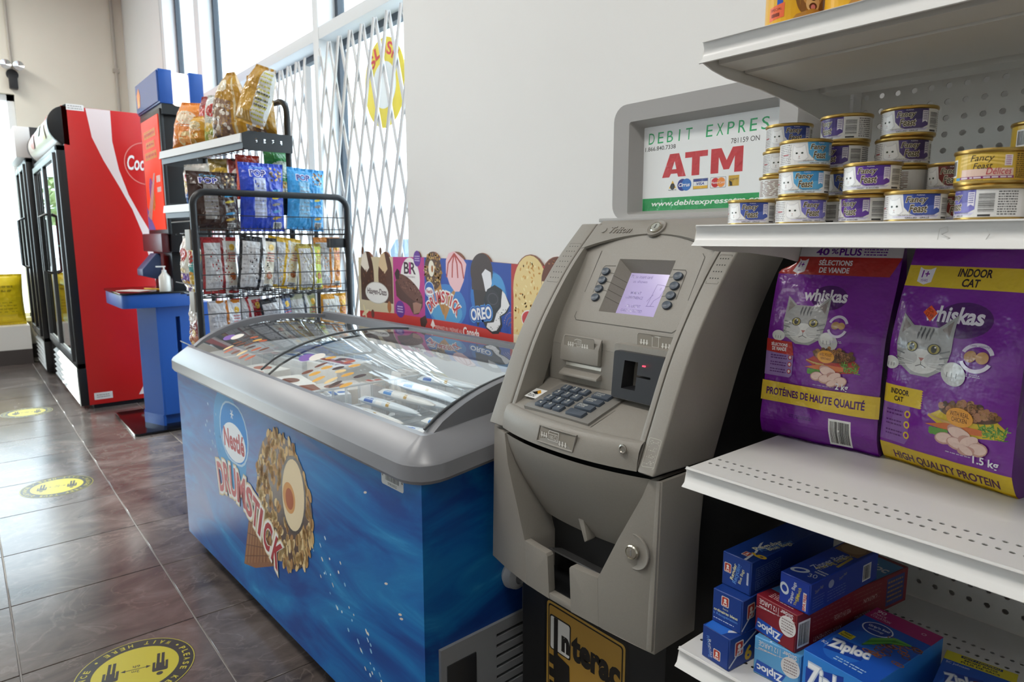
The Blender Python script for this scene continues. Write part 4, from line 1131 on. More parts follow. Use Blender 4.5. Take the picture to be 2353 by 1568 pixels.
    q.rr(X(.552),Z(.225),X(.668),Z(.345),.002,'#8a8d92'); q.rr(X(.555),Z(.230),X(.665),Z(.340),.002,'#f0eeee'); q.ell(X(.590),Z(.285),.0095,.0095,'#cf3038'); q.ell(X(.632),Z(.285),.0095,.0095,'#ec8f3a'); q.text('MasterCard', X(.560),Z(.272),X(.660),Z(.298),'#f4f4f4', italic=.15)
    q.rect(X(.685),Z(.235),X(.760),Z(.350),'#c9a23a'); q.text('Interac', X(.692),Z(.30),X(.755),Z(.325),'#33302a', italic=.2, rot=6); q.poly([(X(.69),Z(.30)),(X(.71),Z(.28)),(X(.715),Z(.24)),(X(.695),Z(.24))], '#33302a')
    q.build('sign_print', plane((0, SP, 0), (1,0,0), (0,0,1)), t, eps=.0001)
    return t
build_atm()
# ------------------------------------------------------------------ metal gondola shelving
GX0, GX1 = -.567, .655
GY0, GY1 = .80, 1.25
SHELF_Z = [.585, .875, 1.228, 1.471]
def perforated(mb, xs, ys, holes, r, fn, thick):
    """flat sheet of cells; cells listed in holes carry a round hole"""
    N = 8
    for i in range(len(xs)-1):
        for j in range(len(ys)-1):
            x0, x1, y0, y1 = xs[i], xs[i+1], ys[j], ys[j+1]
            if (i, j) not in holes:
                mb.add([fn(x0,y0,0),fn(x1,y0,0),fn(x1,y1,0),fn(x0,y1,0)], [(0,1,2,3)]); continue
            cx, cy = (x0+x1)/2, (y0+y1)/2; ring = []; out = []; back = []
            for k in range(N):
                a = 2*math.pi*(k+.5)/N; c, s = math.cos(a), math.sin(a); m = max(abs(c), abs(s))
                ring.append(fn(cx+r*c, cy+r*s, 0)); back.append(fn(cx+r*c, cy+r*s, thick))
            cor = [(x1,y1),(x0,y1),(x0,y0),(x1,y0)]
            base = ring + back + [fn(x, y, 0) for x, y in cor]
            fs = []
            for k in range(N):
                k2 = (k+1) % N
                fs.append((k, k2, N+k2, N+k))
            # corner fans: ring vertices 0..7 start at 22.5 deg
            q = 2*N
            fs += [(q+0, 1, 0), (q+1, 3, 2), (q+2, 5, 4), (q+3, 7, 6)]
            fs += [(q+0, q+1, 2, 1), (q+1, q+2, 4, 3), (q+2, q+3, 6, 5), (q+3, q+0, 0, 7)]
            mb.add(base, fs)
def build_gondola():
    g = thing('shelving_unit', 'white metal store shelving unit with perforated back panel', 'shelving', (GX0, GY0, 0))
    W = mat('shelf_enamel', '#e2e1df', .32, noise_amt=.02, noise_scale=6)
    W2 = mat('panel_enamel', '#dddbd6', .5)
    L, D = GX1-GX0, GY1-GY0
    # back panel, one-inch holes
    P = .0254; nx = int(L/P); nz = int(1.75/P)
    xs = [.012+P*k for k in range(nx+1)]; zs = [.12+P*k for k in range(nz+1)]
    b = MB(); holes = {(i, j) for i in range(nx) for j in range(nz) if i < 34 and not any(abs((zs[j]+zs[j+1])/2-z) < .012 for z in SHELF_Z)}
    off = (.546-.567+.0)+.0083
    perforated(b, xs, zs, holes, .0048, lambda x, z, d: (x, D+d, z), .003)
    b.build('back_panel', W2, g, smooth=False)
    for x in (-.012, L-.018):
        u = MB().prism_hole([(x,0),(x+.03,0),(x+.03,2.0),(x,2.0)], [[(x+.010,.2+.033*k),(x+.015,.2+.033*k),(x+.015,.218+.033*k),(x+.010,.218+.033*k)] for k in range(52)], lambda a, z, k: (a, D-.004+.0015*k, z))
        u.box(x, D-.0025, 0, x+.0015, D+.045, 2.0).box(x+.0285, D-.0025, 0, x+.03, D+.045, 2.0).build('upright', W, g, smooth=False)
    pitch = .0126
    for si, z in enumerate(SHELF_Z):
        s = thing('shelf', None, None, (0, 0, z)); s.parent = g
        ny = [.0, .0435, .0565, .069, .082, .19, .3305, .3435, .3565, .3695, D-.002]
        n = int((L-.01)/pitch); xs2 = [.004+pitch*k for k in range(n+1)] + [L]
        hol = {(i, j) for i in range(2 if False else 0, min(n, 62)) for j in (1, 3)} | {(i, j) for i in range(min(n, 62)) for j in (6, 8)}
        d = MB(); perforated(d, xs2, ny, hol, .0034, lambda x, y, k: (x, y, -k), .0012)
        d.add([(0,0,0),(.004,0,0),(.004,D-.002,0),(0,D-.002,0)], [(0,1,2,3)])
        # rolled end and folded underside
        d.build('deck', W, s, smooth=False)
        MB().prism([(.100,-.0035),(.104,-.024),(.27,-.027),(.274,-.0035)], lambda y, zz, k: (.002+(L-.004)*k, y, zz)).build('deck_stiffener', W2, s)
        for ya, yb in ((.036,.094),(.326,.374)):
            MB().prism([(ya,-.001),(ya,-.023),(yb,-.023),(yb,-.001),(yb-.001,-.001),(yb-.001,-.022),(ya+.001,-.022),(ya+.001,-.001)], lambda y, zz, k: (.003+(L-.006)*k, y, zz)).build('hole_shade_channel', W2, s, smooth=False)  # closed channel added under the hole rows so the holes look dark
        # price channel: concave strip flaring at the lower edge
        H = .026
        ch = [(.008,.0015),(.0045,.0018),(.004,-.001),(.0065,-.006),(.007,-.013),(.004,-.020),(-.004,-H),(-.0045,-H-.0012),(-.002,-H-.0018),(.006,-.0215),(.0095,-.013),(.009,-.006),(.009,-.001)]
        MB().prism(ch, lambda y, zz, k: (-.001+(L+.002)*k, y, zz)).build('price_channel', W, s, angle=50)
        if si == 2:
            sc = Print(.5); sc.line([(.302,-.021),(.304,-.007),(.311,-.005),(.312,-.010),(.306,-.013),(.314,-.017),(.302,-.021)], .0005, '#b4b2ae'); sc.line([(.345,-.020),(.349,-.013),(.346,-.008)], .0004, '#bdbbb8')
            sc.build('pencil_scribble', lambda u, v: ((u, .0042 if v > -.013 else .0055, v), (0,-1,0)), s, eps=.0006)
        br = [(.004,-.024),(.03,-.031),(.065,-.036),(.15,-.039),(.25,-.048),(.30,-.056),(.36,-.066),(.41,-.082),(.445,-.10),(.445,-.002),(.01,-.002)]
        for xx in (-.003, L): MB().prism(br, lambda y, zz, k, xx=xx: (xx+.0025*k, y, zz)).build('bracket', W2, s, smooth=False)
    return g
gondola = build_gondola()

# ------------------------------------------------------------------ small round cat-food cans
CAN_R, CAN_H = .0332, .0367
GOLD = mat('can_gold', '#c2a25c', .28, .85)
def can_mesh():
    R0 = CAN_R; h = CAN_H
    m = MB().lathe([(0,.0015),(R0*.80,.0015),(R0*.88,0),(R0*.93,.0008),(R0*.945,.003),(R0*.94,.0045)], 40)
    m.lathe([(R0*.945,.0325),(R0*.99,.0335),(R0,.0352),(R0*.985,.0367),(R0*.95,.0367),(R0*.93,.0345),(0,.0345)], 40)
    return m.mesh('metal_ends', GOLD, angle=60)
CAN_ME = None
def can_print(kind):
    p = Print(.32); h0, h1 = .0046, .0324; RR = CAN_R*.945; C = math.pi*RR
    col = {'tuna':'#4a5fae','purple':'#5a4596','violet':'#6a3fa4','sky':'#58a9d8','turkey':'#54407e','red':'#7a2f2a','lav':'#7d78c4','plain':'#c9b9a4'}[kind.split('_')[0]] if not kind.startswith('gold') else '#d9b23c'
    deep = {'tuna':'#2f4390','purple':'#43307c','violet':'#512a90','sky':'#3a8fc8','turkey':'#3a2a60','red':'#5a1f1c','lav':'#5c56a8'}.get(kind.split('_')[0], col)
    p.rect(-C, h0, C, h1, '#efeeec' if not kind.startswith('gold') else '#d9b440')
    if kind.startswith('plain'):
        p.smalltext(-.045, h0+.003, .045, h1-.002, 11, '#8a6a5a', 5, .42); p.smalltext(-.09, h0+.003, -.05, h1-.002, 11, '#6a625a', 6, .42)
    elif kind.startswith('gold'):
        p.poly([(-.028,h0+.002),(.020,h0+.004),(.020,h0+.012),(-.028,h0+.012)], '#e9c9b8')
        for k in range(3): p.poly([(-.03,h1-.003-.004*k),(-.01,h1-.001-.003*k),(.018,h1-.004-.004*k),(.018,h1-.006-.004*k),(-.01,h1-.003-.003*k),(-.03,h1-.005-.004*k)], '#eecb66')
        p.text('Fancy', -.019,.0225,.002,.0305,'#3a2f28', italic=.25); p.text('Feast', -.016,.0165,.001,.0225,'#3a2f28', italic=.25)
        p.text('Délices', -.004,.0105,.018,.017,'#c8324a', italic=.2); p.rect(-.03,.0065,.021,.0092,'#8a2f6a'); p.smalltext(-.028,.0067,.019,.009,1,'#eadbe6',2,.6); p.text('GRILLED-GRILLÉ', -.028,.0036+.001,-.006,.0060,'#7a5a2a')
        p.rect(.011,.019,.018,.0295,'#f2e8ec'); p.smalltext(.012,.0195,.017,.029,5,'#a8408a',3,.45)
        p.rect(.021,h0,.045,h1,'#d2a52e'); p.smalltext(.0225,h0+.002,.043,h1-.001,13,'#3a2f20',7,.5); p.barcode(-.055,.010,-.036,.028,8); p.text('19376', -.052,.007,-.04,.0095,'#333333')
        p.rect(-.036,.006,-.03,.009,'#58a9d8')
    else:
        # colour sweep behind the name
        p.poly([(-.012,h1),(.028,h1),(.028,.0125),(.020,.0085),(.004,.0075),(-.004,.011),(-.010,.018)], col)
        p.poly([(-.002,h1),(.026,h1),(.026,.021),(.012,.019),(.0,.023)], deep)
        p.poly([(-.024,.0075),(.028,.0095),(.024,.0065),(-.02,.0065)], '#d6d2ea' if kind != 'sky' else '#cfe6f2')
        # white cat
        ck = '#fbfbfb'; sh = '#dcdcdf'
        p.poly([(-.0295,.012),(-.030,.022),(-.0290,.030),(-.0255,.0265),(-.019,.0268),(-.0145,.0300),(-.0132,.0240),(-.0115,.0185),(-.010,.013),(-.014,.0095),(-.021,.0085),(-.027,.0095)], sh)
        p.poly([(-.0290,.0125),(-.0293,.022),(-.0284,.0287),(-.0252,.0258),(-.0192,.0260),(-.0148,.0287),(-.0138,.0235),(-.0123,.0185),(-.011,.0135),(-.0145,.0102),(-.021,.0092),(-.0265,.0102)], ck)
        for ex in (-.0245,-.0178): p.ell(ex,.0190,.0015,.0012,'#5c6a5a',0,10); p.ell(ex,.0190,.0007,.0011,'#16181a',0,8)
        p.poly([(-.0222,.0152),(-.0202,.0152),(-.0212,.0140)], '#c8928c'); p.line([(-.0212,.0140),(-.0212,.0128),(-.0226,.0119)], .0003, '#8a8486'); p.line([(-.0212,.0128),(-.0198,.0119)], .0003, '#8a8486')
        # name
        p.text('Fancy', -.0090,.0206,.0136,.0302,'#f3ecd2', italic=.22, bold=.06); p.text('Feast', -.0050,.0112,.0138,.0212,'#f3ecd2', italic=.22, bold=.06)
        p.text('Fancy', -.0084,.0212,.0130,.0296,'#42341c', italic=.22, bold=.02); p.text('Feast', -.0044,.0118,.0132,.0206,'#42341c', italic=.22, bold=.02)
        p.text('PURINA', .002,.0303,.010,.0318,'#e6e2ee')
        p.text({'tuna':'TUNA FEAST IN GRAVY · FESTIN DE THON EN SAUCE','turkey':'TURKEY FEAST IN GRAVY · FESTIN DE DINDE EN SAUCE'}.get(kind.split('_')[0],'CHICKEN FEAST · FESTIN DE POULET EN SAUCE'), -.016,.0080,.022,.0098,'#5a5560')
        p.text('CHUNKY · EN BOUCHÉES' if 'purple' in kind or 'violet' in kind else 'GRILLED · GRILLÉ', -.008,.0053,.016,.0073,'#4a4650', bold=.02)
        p.rect(.0205,.0155,.0272,.0300,'#efeaf4'); p.poly([(.0205,.0155),(.02385,.0175),(.0272,.0155)], col); p.smalltext(.0212,.0185,.0265,.0295,5,deep,4,.45)
        p.barcode(.0295,.0080,.0460,.0300,3,vertical=True,bg='#ecebe9',fg='#4a4a4a'); p.rect(.031,.0052,.042,.0072,'#333333')
        p.smalltext(.0475,.006,.066,.031,10,'#4a4a4a',5,.45); p.smalltext(-.053,.006,-.032,.031,11,'#8a8488',6,.45); p.rect(-.045,.017,-.036,.0185,'#b8484a')
    def on(u, v):
        a = u/RR - math.pi/2
        return ((RR*math.cos(a), RR*math.sin(a), v), (math.cos(a), math.sin(a), 0))
    return p.mesh('label', on, cuts=(44, 0), eps=.00005)
def build_cans():
    ends = can_mesh(); labels = {}
    desc = {'tuna':'blue cat food','purple':'purple cat food','violet':'violet cat food','sky':'sky-blue cat food','turkey':'dark purple cat food','red':'dark red cat food','lav':'lavender cat food','plain':'white small-print cat food','gold':'yellow cat food'}
    Zs = lambda k: SHELF_Z[2] + CAN_H*k
    L = [  # x, y, level, kind, turn (deg, + = label swings right), where
        (-.532,.885,0,'tuna',-8,'on the shelf nearest the cash machine'),
        (-.456,.880,0,'lav',20,'on the shelf under two sky-blue cans'),
        (-.380,.900,0,'violet',-45,'on the shelf under another violet can'),
        (-.312,.868,0,'tuna',-2,'alone on the shelf beside the yellow-topped stack'),
        (-.232,.846,0,'lav',-75,'barcode side out, carrying the yellow-labelled can'),
        (-.160,.862,0,'red',-25,'on the shelf beside the yellow-topped stack'),
        (-.456,.883,1,'sky',-4,'on the lavender can, under the other sky-blue can'),
        (-.458,.886,2,'sky',26,'on top of the sky-blue pair, cat face showing'),
        (-.368,.880,1,'violet',-14,'on the violet can, front name showing'),
        (-.236,.848,1,'gold',2,'stacked on the can with small print beside the tuna can'),
        (-.570+.04,.962,0,'plain',0,'at the foot of the tuna stack by the pegboard'),
        (-.530,.962,1,'plain',10,'second in the tuna stack by the pegboard'),
        (-.528,.965,2,'tuna',14,'third in the tuna stack by the pegboard'),
        (-.526,.966,3,'tuna',8,'topmost of the tuna stack nearest the cash machine'),
        (-.440,.958,0,'purple',-90,'barcode outward at the foot of the purple stack'),
        (-.440,.960,1,'tuna',0,'in the purple-topped stack, second from the shelf'),
        (-.442,.958,2,'purple',-38,'third of the purple stack, barcode half showing'),
        (-.438,.955,3,'purple',-58,'topmost of the purple stack, barcode facing out'),
        (-.366,.968,0,'turkey',10,'at the foot of the turkey stack'),
        (-.366,.966,1,'plain',-70,'in the turkey stack, second from the shelf'),
        (-.368,.966,2,'turkey',12,'third of the turkey stack, cat face showing'),
        (-.362,.962,3,'turkey',-10,'topmost of the turkey stack'),
        (-.300,.958,0,'red',0,'under the other dark red can'),
        (-.300,.958,1,'red',-18,'behind the lone tuna can, upper one of the red pair'),
        (-.213,.945,0,'tuna',0,'at the foot of the rear yellow stack'),
        (-.213,.945,1,'lav',0,'in the middle of the rear yellow stack'),
        (-.213,.945,2,'gold',45,'topmost of the rear yellow stack, barcode showing'),
        (-.144,.935,0,'red',0,'behind the lone dark red can, under a yellow one'),
        (-.144,.935,1,'gold',-20,'on the rear red can beside the perforated panel'),
    ]
    for i, (x, y, lev, kind, turn, where) in enumerate(L):
        if kind not in labels: labels[kind] = can_print(kind)
        face = math.atan2(y, x)  # direction from camera
        rz = (face - math.pi/2) + R(turn)
        o = thing('cat_food_can', ('%s can %s' % (desc[kind], where)), 'can', (x, y, Zs(lev)), rz, 'cat food cans on the shelf')
        link('metal_ends', ends, o); link('label', labels[kind], o)
build_cans()

# tall dog-food cans on the top shelf
def dog_can(x, y, rz, lab, sticker):
    o = thing('dog_food_can', lab, 'can', (x, y, SHELF_Z[3]), rz, 'dog food cans on the top shelf')
    r, h = .038, .108
    MB().lathe([(0,.002),(r*.9,.002),(r*.97,0),(r,.002),(r*.97,.006)], 40).lathe([(r*.97,h-.006),(r,h-.003),(r*.98,h),(r*.92,h),(r*.9,h-.004),(0,h-.004)], 40).build('metal_ends', mat('can_steel','#b9b9b8',.25,.9), o)
    p = Print(.3); p.rect(-.118,.005,.118,h-.005,'#e6ad1c'); p.ell(-.028,.052,.013,.014,'#2456b8'); p.rect(-.030,.028,-.022,.045,'#2456b8')
    p.ell(.014,.030,.0165,.020,'#a8702c'); p.ell(-.001,.032,.006,.017,'#8a5a22',12); p.ell(.029,.032,.006,.017,'#8a5a22',-12)
    p.ell(.014,.036,.0135,.014,'#d19a4e'); p.ell(.014,.026,.009,.010,'#e6c08a'); p.ell(.014,.032,.0038,.003,'#1d1714',0,12); p.ell(.014,.0225,.0052,.0042,'#5a2a20'); p.ell(.014,.0215,.003,.0032,'#d9828a')
    for ex in (.0085,.0195): p.ell(ex,.041,.0018,.0018,'#23170f',0,10)
    p.poly([(-.012,.006),(.04,.006),(.036,.016),(.014,.020),(-.006,.014)], '#c08a3e')
    if sticker: p.poly([(-.042,.012),(-.020,.014),(-.0195,.031),(-.0415,.028)], '#ec6a3c'); p.text('SPECIAL', -.039,.023,-.023,.026,'#7a2a1c'); p.smalltext(-.038,.015,-.026,.021,1,'#7a2a1c',3,.7)
    RR = r*.97
    p.build('label', lambda u, v: ((RR*math.cos(u/RR-math.pi/2), RR*math.sin(u/RR-math.pi/2), v), (math.cos(u/RR-math.pi/2), math.sin(u/RR-math.pi/2), 0)), o, cuts=(40,0), eps=.00007)
dog_can(-.470, .862, R(38), 'yellow dog food can with orange price sticker on top shelf', True)
dog_can(-.388, .855, R(26), 'yellow dog food can without sticker on top shelf beside stickered one', False)
dog_can(-.306, .852, R(10), 'plain yellow dog food can furthest from the stickered one on top shelf', False)

# ------------------------------------------------------------------ cat-food bags
def stand_bag(name, label, corner, ang, w, h, d, lean, print_fn, side_col, seed, base_cols, group=None, fold=0.0):
    """gusseted bag: front bottom-left corner at `corner`, front facing local -y"""
    root = thing(name, label, 'pet food bag', corner, ang, group)
    nz = lambda x, y, s: noise.noise(Vector((x*s, y*s, seed*7.3)))
    def prof(v):     # thickness fraction and width over height
        th = .98 if v < .55 else .98 - .86*((v-.55)/.45)**1.25
        th *= .55+.45*min(1, v/.10)**.6
        wd = 1.0 - .03*math.sin(math.pi*min(1, v/.8)) - .02*v
        return th, wd
    def front(u, v):      # u 0..1, v 0..1
        th, wd = prof(v); s = 2*u-1
        bulge = (1-abs(s)**5)**.8
        x = w/2 + s*w/2*wd + fold*(1-u)**10*min(1, max(0, (v-.87)/.05))
        rec = d*(1-th)*.55           # front wall moves back as the bag thins
        wr = (.0050*nz(u, v*1.7, 2.4) + .0022*nz(u, v*1.5, 5.0) + .003*math.sin(8*v+5*u)*max(0, v-.45))*(.25+bulge)
        y = rec + lean*v*h - d*.10*bulge*math.sin(math.pi*min(1, v*1.05))**.7*th - wr
        return Vector((x, y, v*h))
    def back(u, v):
        th, wd = prof(v); s = 2*u-1
        return Vector((w/2+s*w/2*wd + fold*1.15*(1-u)**2*min(1, max(0, (v-.80)/.06)), d*.55*(1-th) + d*th + lean*v*h, v*h))
    m = MB(); NU, NV = 40, 60
    m.grid(NU, NV, lambda u, v: front(u, v)+Vector((0, .0009, 0))); m.grid(NU, NV, lambda u, v: back(u, v), flip=True)
    for e in (0, 1):
        def sd(u, v, e=e):
            a, b = front(e, v), back(e, v); q = a.lerp(b, u); q.x += (-1 if e else 1)*.018*math.sin(math.pi*u)*min(1, max(0, (v-.15)/.5)); return q
        m.grid(6, NV, sd, flip=(e == 0))
    m.grid(8, 2, lambda u, v: front(u, 0).lerp(back(u, 0), v), flip=True); m.grid(8, 1, lambda u, v: front(u, 1).lerp(back(u, 1), v))
    m.build('bag_film', mat('purple_film_'+name[:3]+str(seed), side_col, .22, coat=.4), root, angle=70)
    p = print_fn(w, h)
    def on(x, z):
        u, v = min(1, max(0, x/w)), min(1, max(0, z/h)); e = .004
        a = front(u, v); dx = front(min(1,u+e), v)-front(max(0,u-e), v); dz = front(u, min(1,v+e))-front(u, max(0,v-e))
        return (a, dx.cross(dz).normalized())
    p.build('front_print', on, root, cuts=(46, 64), eps=.00013, base=2)
    # bottom crimp
    cr = MB().grid(24, 2, lambda u, v: front(.0+1.0*u, 0)+Vector((0, -.008*v-.001, .003*v+.0005*math.sin(40*u))))
    cr.build('bottom_seal', mat('seal_'+str(seed), base_cols, .3), root)
    return root
def cat_face(p, cx, cy, s):
    g1, g2, g3, dk = '#a9a9a8', '#c6c6c4', '#dededa', '#55565a'
    p.poly([(cx-.048*s,cy+.012*s),(cx-.046*s,cy+.062*s),(cx-.024*s,cy+.044*s),(cx+.020*s,cy+.044*s),(cx+.046*s,cy+.066*s),(cx+.047*s,cy+.010*s),(cx+.040*s,cy-.020*s),(cx+.015*s,cy-.036*s),(cx-.015*s,cy-.036*s),(cx-.042*s,cy-.020*s)], g1)
    p.poly([(cx-.042*s,cy+.030*s),(cx-.042*s,cy+.054*s),(cx-.028*s,cy+.042*s)], '#8a7f7c'); p.poly([(cx+.040*s,cy+.030*s),(cx+.042*s,cy+.057*s),(cx+.026*s,cy+.042*s)], '#8a7f7c')
    p.ell(cx,cy-.012*s,.030*s,.020*s,g3); p.ell(cx-.022*s,cy-.008*s,.016*s,.012*s,g2); p.ell(cx+.022*s,cy-.008*s,.016*s,.012*s,g2)
    for dx in (-.012,-.005,.003,.010): p.poly([(cx+dx*s,cy+.022*s),(cx+(dx+.0035)*s,cy+.040*s),(cx+(dx+.001)*s,cy+.043*s),(cx+(dx-.002)*s,cy+.030*s)], dk)
    for k in range(3):
        p.line([(cx-.046*s,cy+(.010-.010*k)*s),(cx-.030*s,cy+(.006-.009*k)*s)], .0022*s, '#77787a'); p.line([(cx+.045*s,cy+(.010-.010*k)*s),(cx+.030*s,cy+(.005-.009*k)*s)], .0022*s, '#77787a')
    for ex in (-.018,.020):
        p.ell(cx+ex*s,cy+.010*s,.0105*s,.0085*s,'#3a3a38'); p.ell(cx+ex*s,cy+.010*s,.0088*s,.0072*s,'#a89a48'); p.ell(cx+ex*s,cy+.010*s,.0046*s,.0058*s,'#15140f'); p.ell(cx+ex*s+.002*s,cy+.013*s,.0014*s,.0014*s,'#f4f4f0')
    p.poly([(cx-.004*s,cy-.006*s),(cx+.006*s,cy-.006*s),(cx+.001*s,cy-.012*s)], '#b0706a'); p.line([(cx+.001*s,cy-.012*s),(cx+.001*s,cy-.017*s),(cx-.008*s,cy-.021*s)], .0011*s, '#55504e'); p.line([(cx+.001*s,cy-.017*s),(cx+.010*s,cy-.021*s)], .0011*s, '#55504e')
    for k in range(3):
        p.line([(cx-.012*s,cy-(.014+.003*k)*s),(cx-.040*s,cy-(.010+.007*k)*s)], .0006*s, '#f2f2f0'); p.line([(cx+.014*s,cy-(.014+.003*k)*s),(cx+.042*s,cy-(.010+.007*k)*s)], .0006*s, '#f2f2f0')
    p.ell(cx-.054*s,cy-.022*s,.015*s,.011*s,g3); p.ell(cx+.056*s,cy-.024*s,.021*s,.018*s,g2,-20); p.ell(cx+.053*s,cy-.018*s,.014*s,.011*s,g3)
    for k in range(3): p.line([(cx+(.046+.008*k)*s,cy-.030*s),(cx+(.046+.008*k)*s,cy-.022*s)], .001*s, '#6a6a6a'); p.line([(cx-(.060-.006*k)*s,cy-.028*s),(cx-(.060-.006*k)*s,cy-.022*s)], .001*s, '#6a6a6a')
def food_bowl(p, cx, cy, s, bowl, seed):
    rnd = random.Random(seed)
    p.poly([(cx-.062*s,cy-.002*s),(cx-.030*s,cy+.020*s),(cx+.040*s,cy+.022*s),(cx+.066*s,cy-.002*s),(cx+.062*s,cy-.018*s),(cx+.02*s,cy-.024*s),(cx-.03*s,cy-.02*s)], bowl)
    p.ell(cx+.006*s,cy+.016*s,.050*s,.015*s,'#5a3a28'); p.up()
    for k in range(60):
        a = rnd.uniform(0,6.28); q = math.sqrt(rnd.random()); p.L -= 1
        p.ell(cx+.006*s+.047*s*q*math.cos(a), cy+.020*s+.014*s*q*math.sin(a), .0062*s, .0048*s, rnd.choice(('#6e4a2e','#8a6038','#4a3022','#a87a4a','#b07a5a')), rnd.uniform(0,90), 9)
    p.up(); p.up()
    for k in range(70):
        p.L -= 1; x, y = cx+rnd.uniform(.026,.064)*s, cy-rnd.uniform(.0,.020)*s; a = rnd.uniform(0,3.14); p.line([(x,y),(x+.008*s*math.cos(a),y+.008*s*math.sin(a))], .0015*s, rnd.choice(('#5f9a3a','#3f7a2a','#82b44e')))
    p.up(); p.poly([(cx-.064*s,cy-.017*s),(cx-.02*s,cy-.006*s),(cx+.03*s,cy-.008*s),(cx+.03*s,cy-.018*s),(cx-.02*s,cy-.022*s)], '#d9743a')
    for k in range(5): p.line([(cx-(.06-.006*k)*s,cy+(.001-.002*k)*s),(cx-(.04-.006*k)*s,cy-(.006)*s)], .003*s, '#d0a860')
    for k in range(9): p.ell(cx-.052*s+.006*s*(k%5), cy-.024*s-.005*s*(k//5), .0045*s,.0045*s,'#5f9c3c',0,10)
    for x, y, a, b in ((-.005,-.022,.022,.012),(-.030,-.036,.016,.011),(-.008,-.040,.018,.011),(.012,-.032,.018,.010),(.026,-.042,.016,.012),(.008,-.048,.014,.008)):
        p.ell(cx+x*s,cy+y*s,a*s,b*s,'#c99a8c',rnd.uniform(-30,30),14); p.ell(cx+x*s,cy+y*s+.001*s,a*s*.86,b*s*.8,'#eacabc',rnd.uniform(-30,30),14)
def bag_print_meat(w, h):
    p = Print(.22); S = lambda x: x*w
    V = lambda v: v*h
    p.rect(0,0,w,V(.925),'#7a209a')
    p.rect(0,V(.945),w,V(.995),'#cfccd2'); p.rect(0,V(.995),w,h,'#5a1880'); p.rect(0,V(.855),w*.93,V(.945),'#b02c28'); p.poly([(w*.93,V(.855)),(w,V(.945)),(w*.93,V(.945))],'#b02c28')
    p.text('40', S(.30),V(.953),S(.41),V(.988),'#5a1f86', bold=.03); p.text('%', S(.425),V(.960),S(.485),V(.986),'#5a1f86', bold=.02); p.text('PLUS', S(.495),V(.953),S(.68),V(.988),'#5a1f86', bold=.03); p.smalltext(S(.70),V(.952),S(.88),V(.990),3,'#6a3a90',1,.5)
    p.poly([(S(.13),V(.87)),(S(.125),V(.935)),(S(.16),V(.925)),(S(.205),V(.925)),(S(.24),V(.935)),(S(.235),V(.87)),(S(.18),V(.857))],'#e9e6ea'); p.text('1+', S(.155),V(.89),S(.21),V(.918),'#7a209a', bold=.03); p.text('AN', S(.17),V(.871),S(.195),V(.880),'#7a209a')
    p.text('SÉLECTIONS', S(.345),V(.903),S(.625),V(.935),'#ece6ea', bold=.03); p.text('DE VIANDE', S(.36),V(.866),S(.61),V(.893),'#ece6ea', bold=.03)
    p.ell(S(.50),V(.745),S(.155),V(.060),'#4d1468'); p.text('whiskas', S(.28),V(.725),S(.655),V(.785),'#e9e3ee', bold=.03)
    cat_face(p, S(.335), V(.595), w*4.1)
    p.rings(S(.63),V(.615),S(.085),V(.052),.004,'#d8cfe2',24,20,160); p.rings(S(.63),V(.612),S(.085),V(.052),.004,'#d8cfe2',24,200,340); p.ell(S(.61),V(.618),S(.035),V(.018),'#b08a5a',20); p.ell(S(.66),V(.618),S(.030),V(.016),'#c49a66',-20); p.smalltext(S(.58),V(.535),S(.68),V(.548),2,'#c8bcd4',2,.5)
    p.poly([(0,V(.455)),(0,V(.520)),(S(.245),V(.515)),(S(.265),V(.445))],'#b82c28'); p.text('SÉLECTIONS', S(.05),V(.487),S(.205),V(.507),'#f2ecec', bold=.03); p.text('DE VIANDE', S(.06),V(.463),S(.195),V(.483),'#f2ecec', bold=.03)
    p.poly([(0,V(.330)),(0,V(.455)),(S(.265),V(.445)),(S(.265),V(.345)),(S(.24),V(.33))],'#9a7ab6')
    for k in range(3): p.smalltext(S(.05),V(.345+.036*k),S(.205),V(.372+.036*k),2,'#5a2a70',k,.4); p.ell(S(.235),V(.362+.036*k),S(.018),V(.0125),'#b82c28'); p.ell(S(.235),V(.362+.036*k),S(.011),V(.008),'#ecdfe0')
    food_bowl(p, S(.60), V(.435), w*3.55, '#b8382c', 4)
    p.ell(S(.555),V(.462),S(.075),V(.032),'#e8a43a'); p.text('AVEC POULET', S(.50),V(.465),S(.61),V(.480),'#5a2414'); p.text('VÉRITABLE', S(.51),V(.447),S(.60),V(.461),'#5a2414')
    p.text('2 kg', S(.66),V(.300),S(.765),V(.340),'#ece8ee', bold=.02); p.smalltext(S(.46),V(.312),S(.645),V(.318),1,'#b9a4c8',2,.6)
    p.rect(0,V(.195),w,V(.300),'#e3c23a'); p.text('PROTÉINES DE HAUTE QUALITÉ', S(.045),V(.222),S(.905),V(.277),'#4d1468', bold=.03)
    p.barcode(S(.62),V(.020),S(.80),V(.160),5); p.smalltext(S(.27),V(.125),S(.47),V(.145),2,'#55157a',9,.5)
    return p
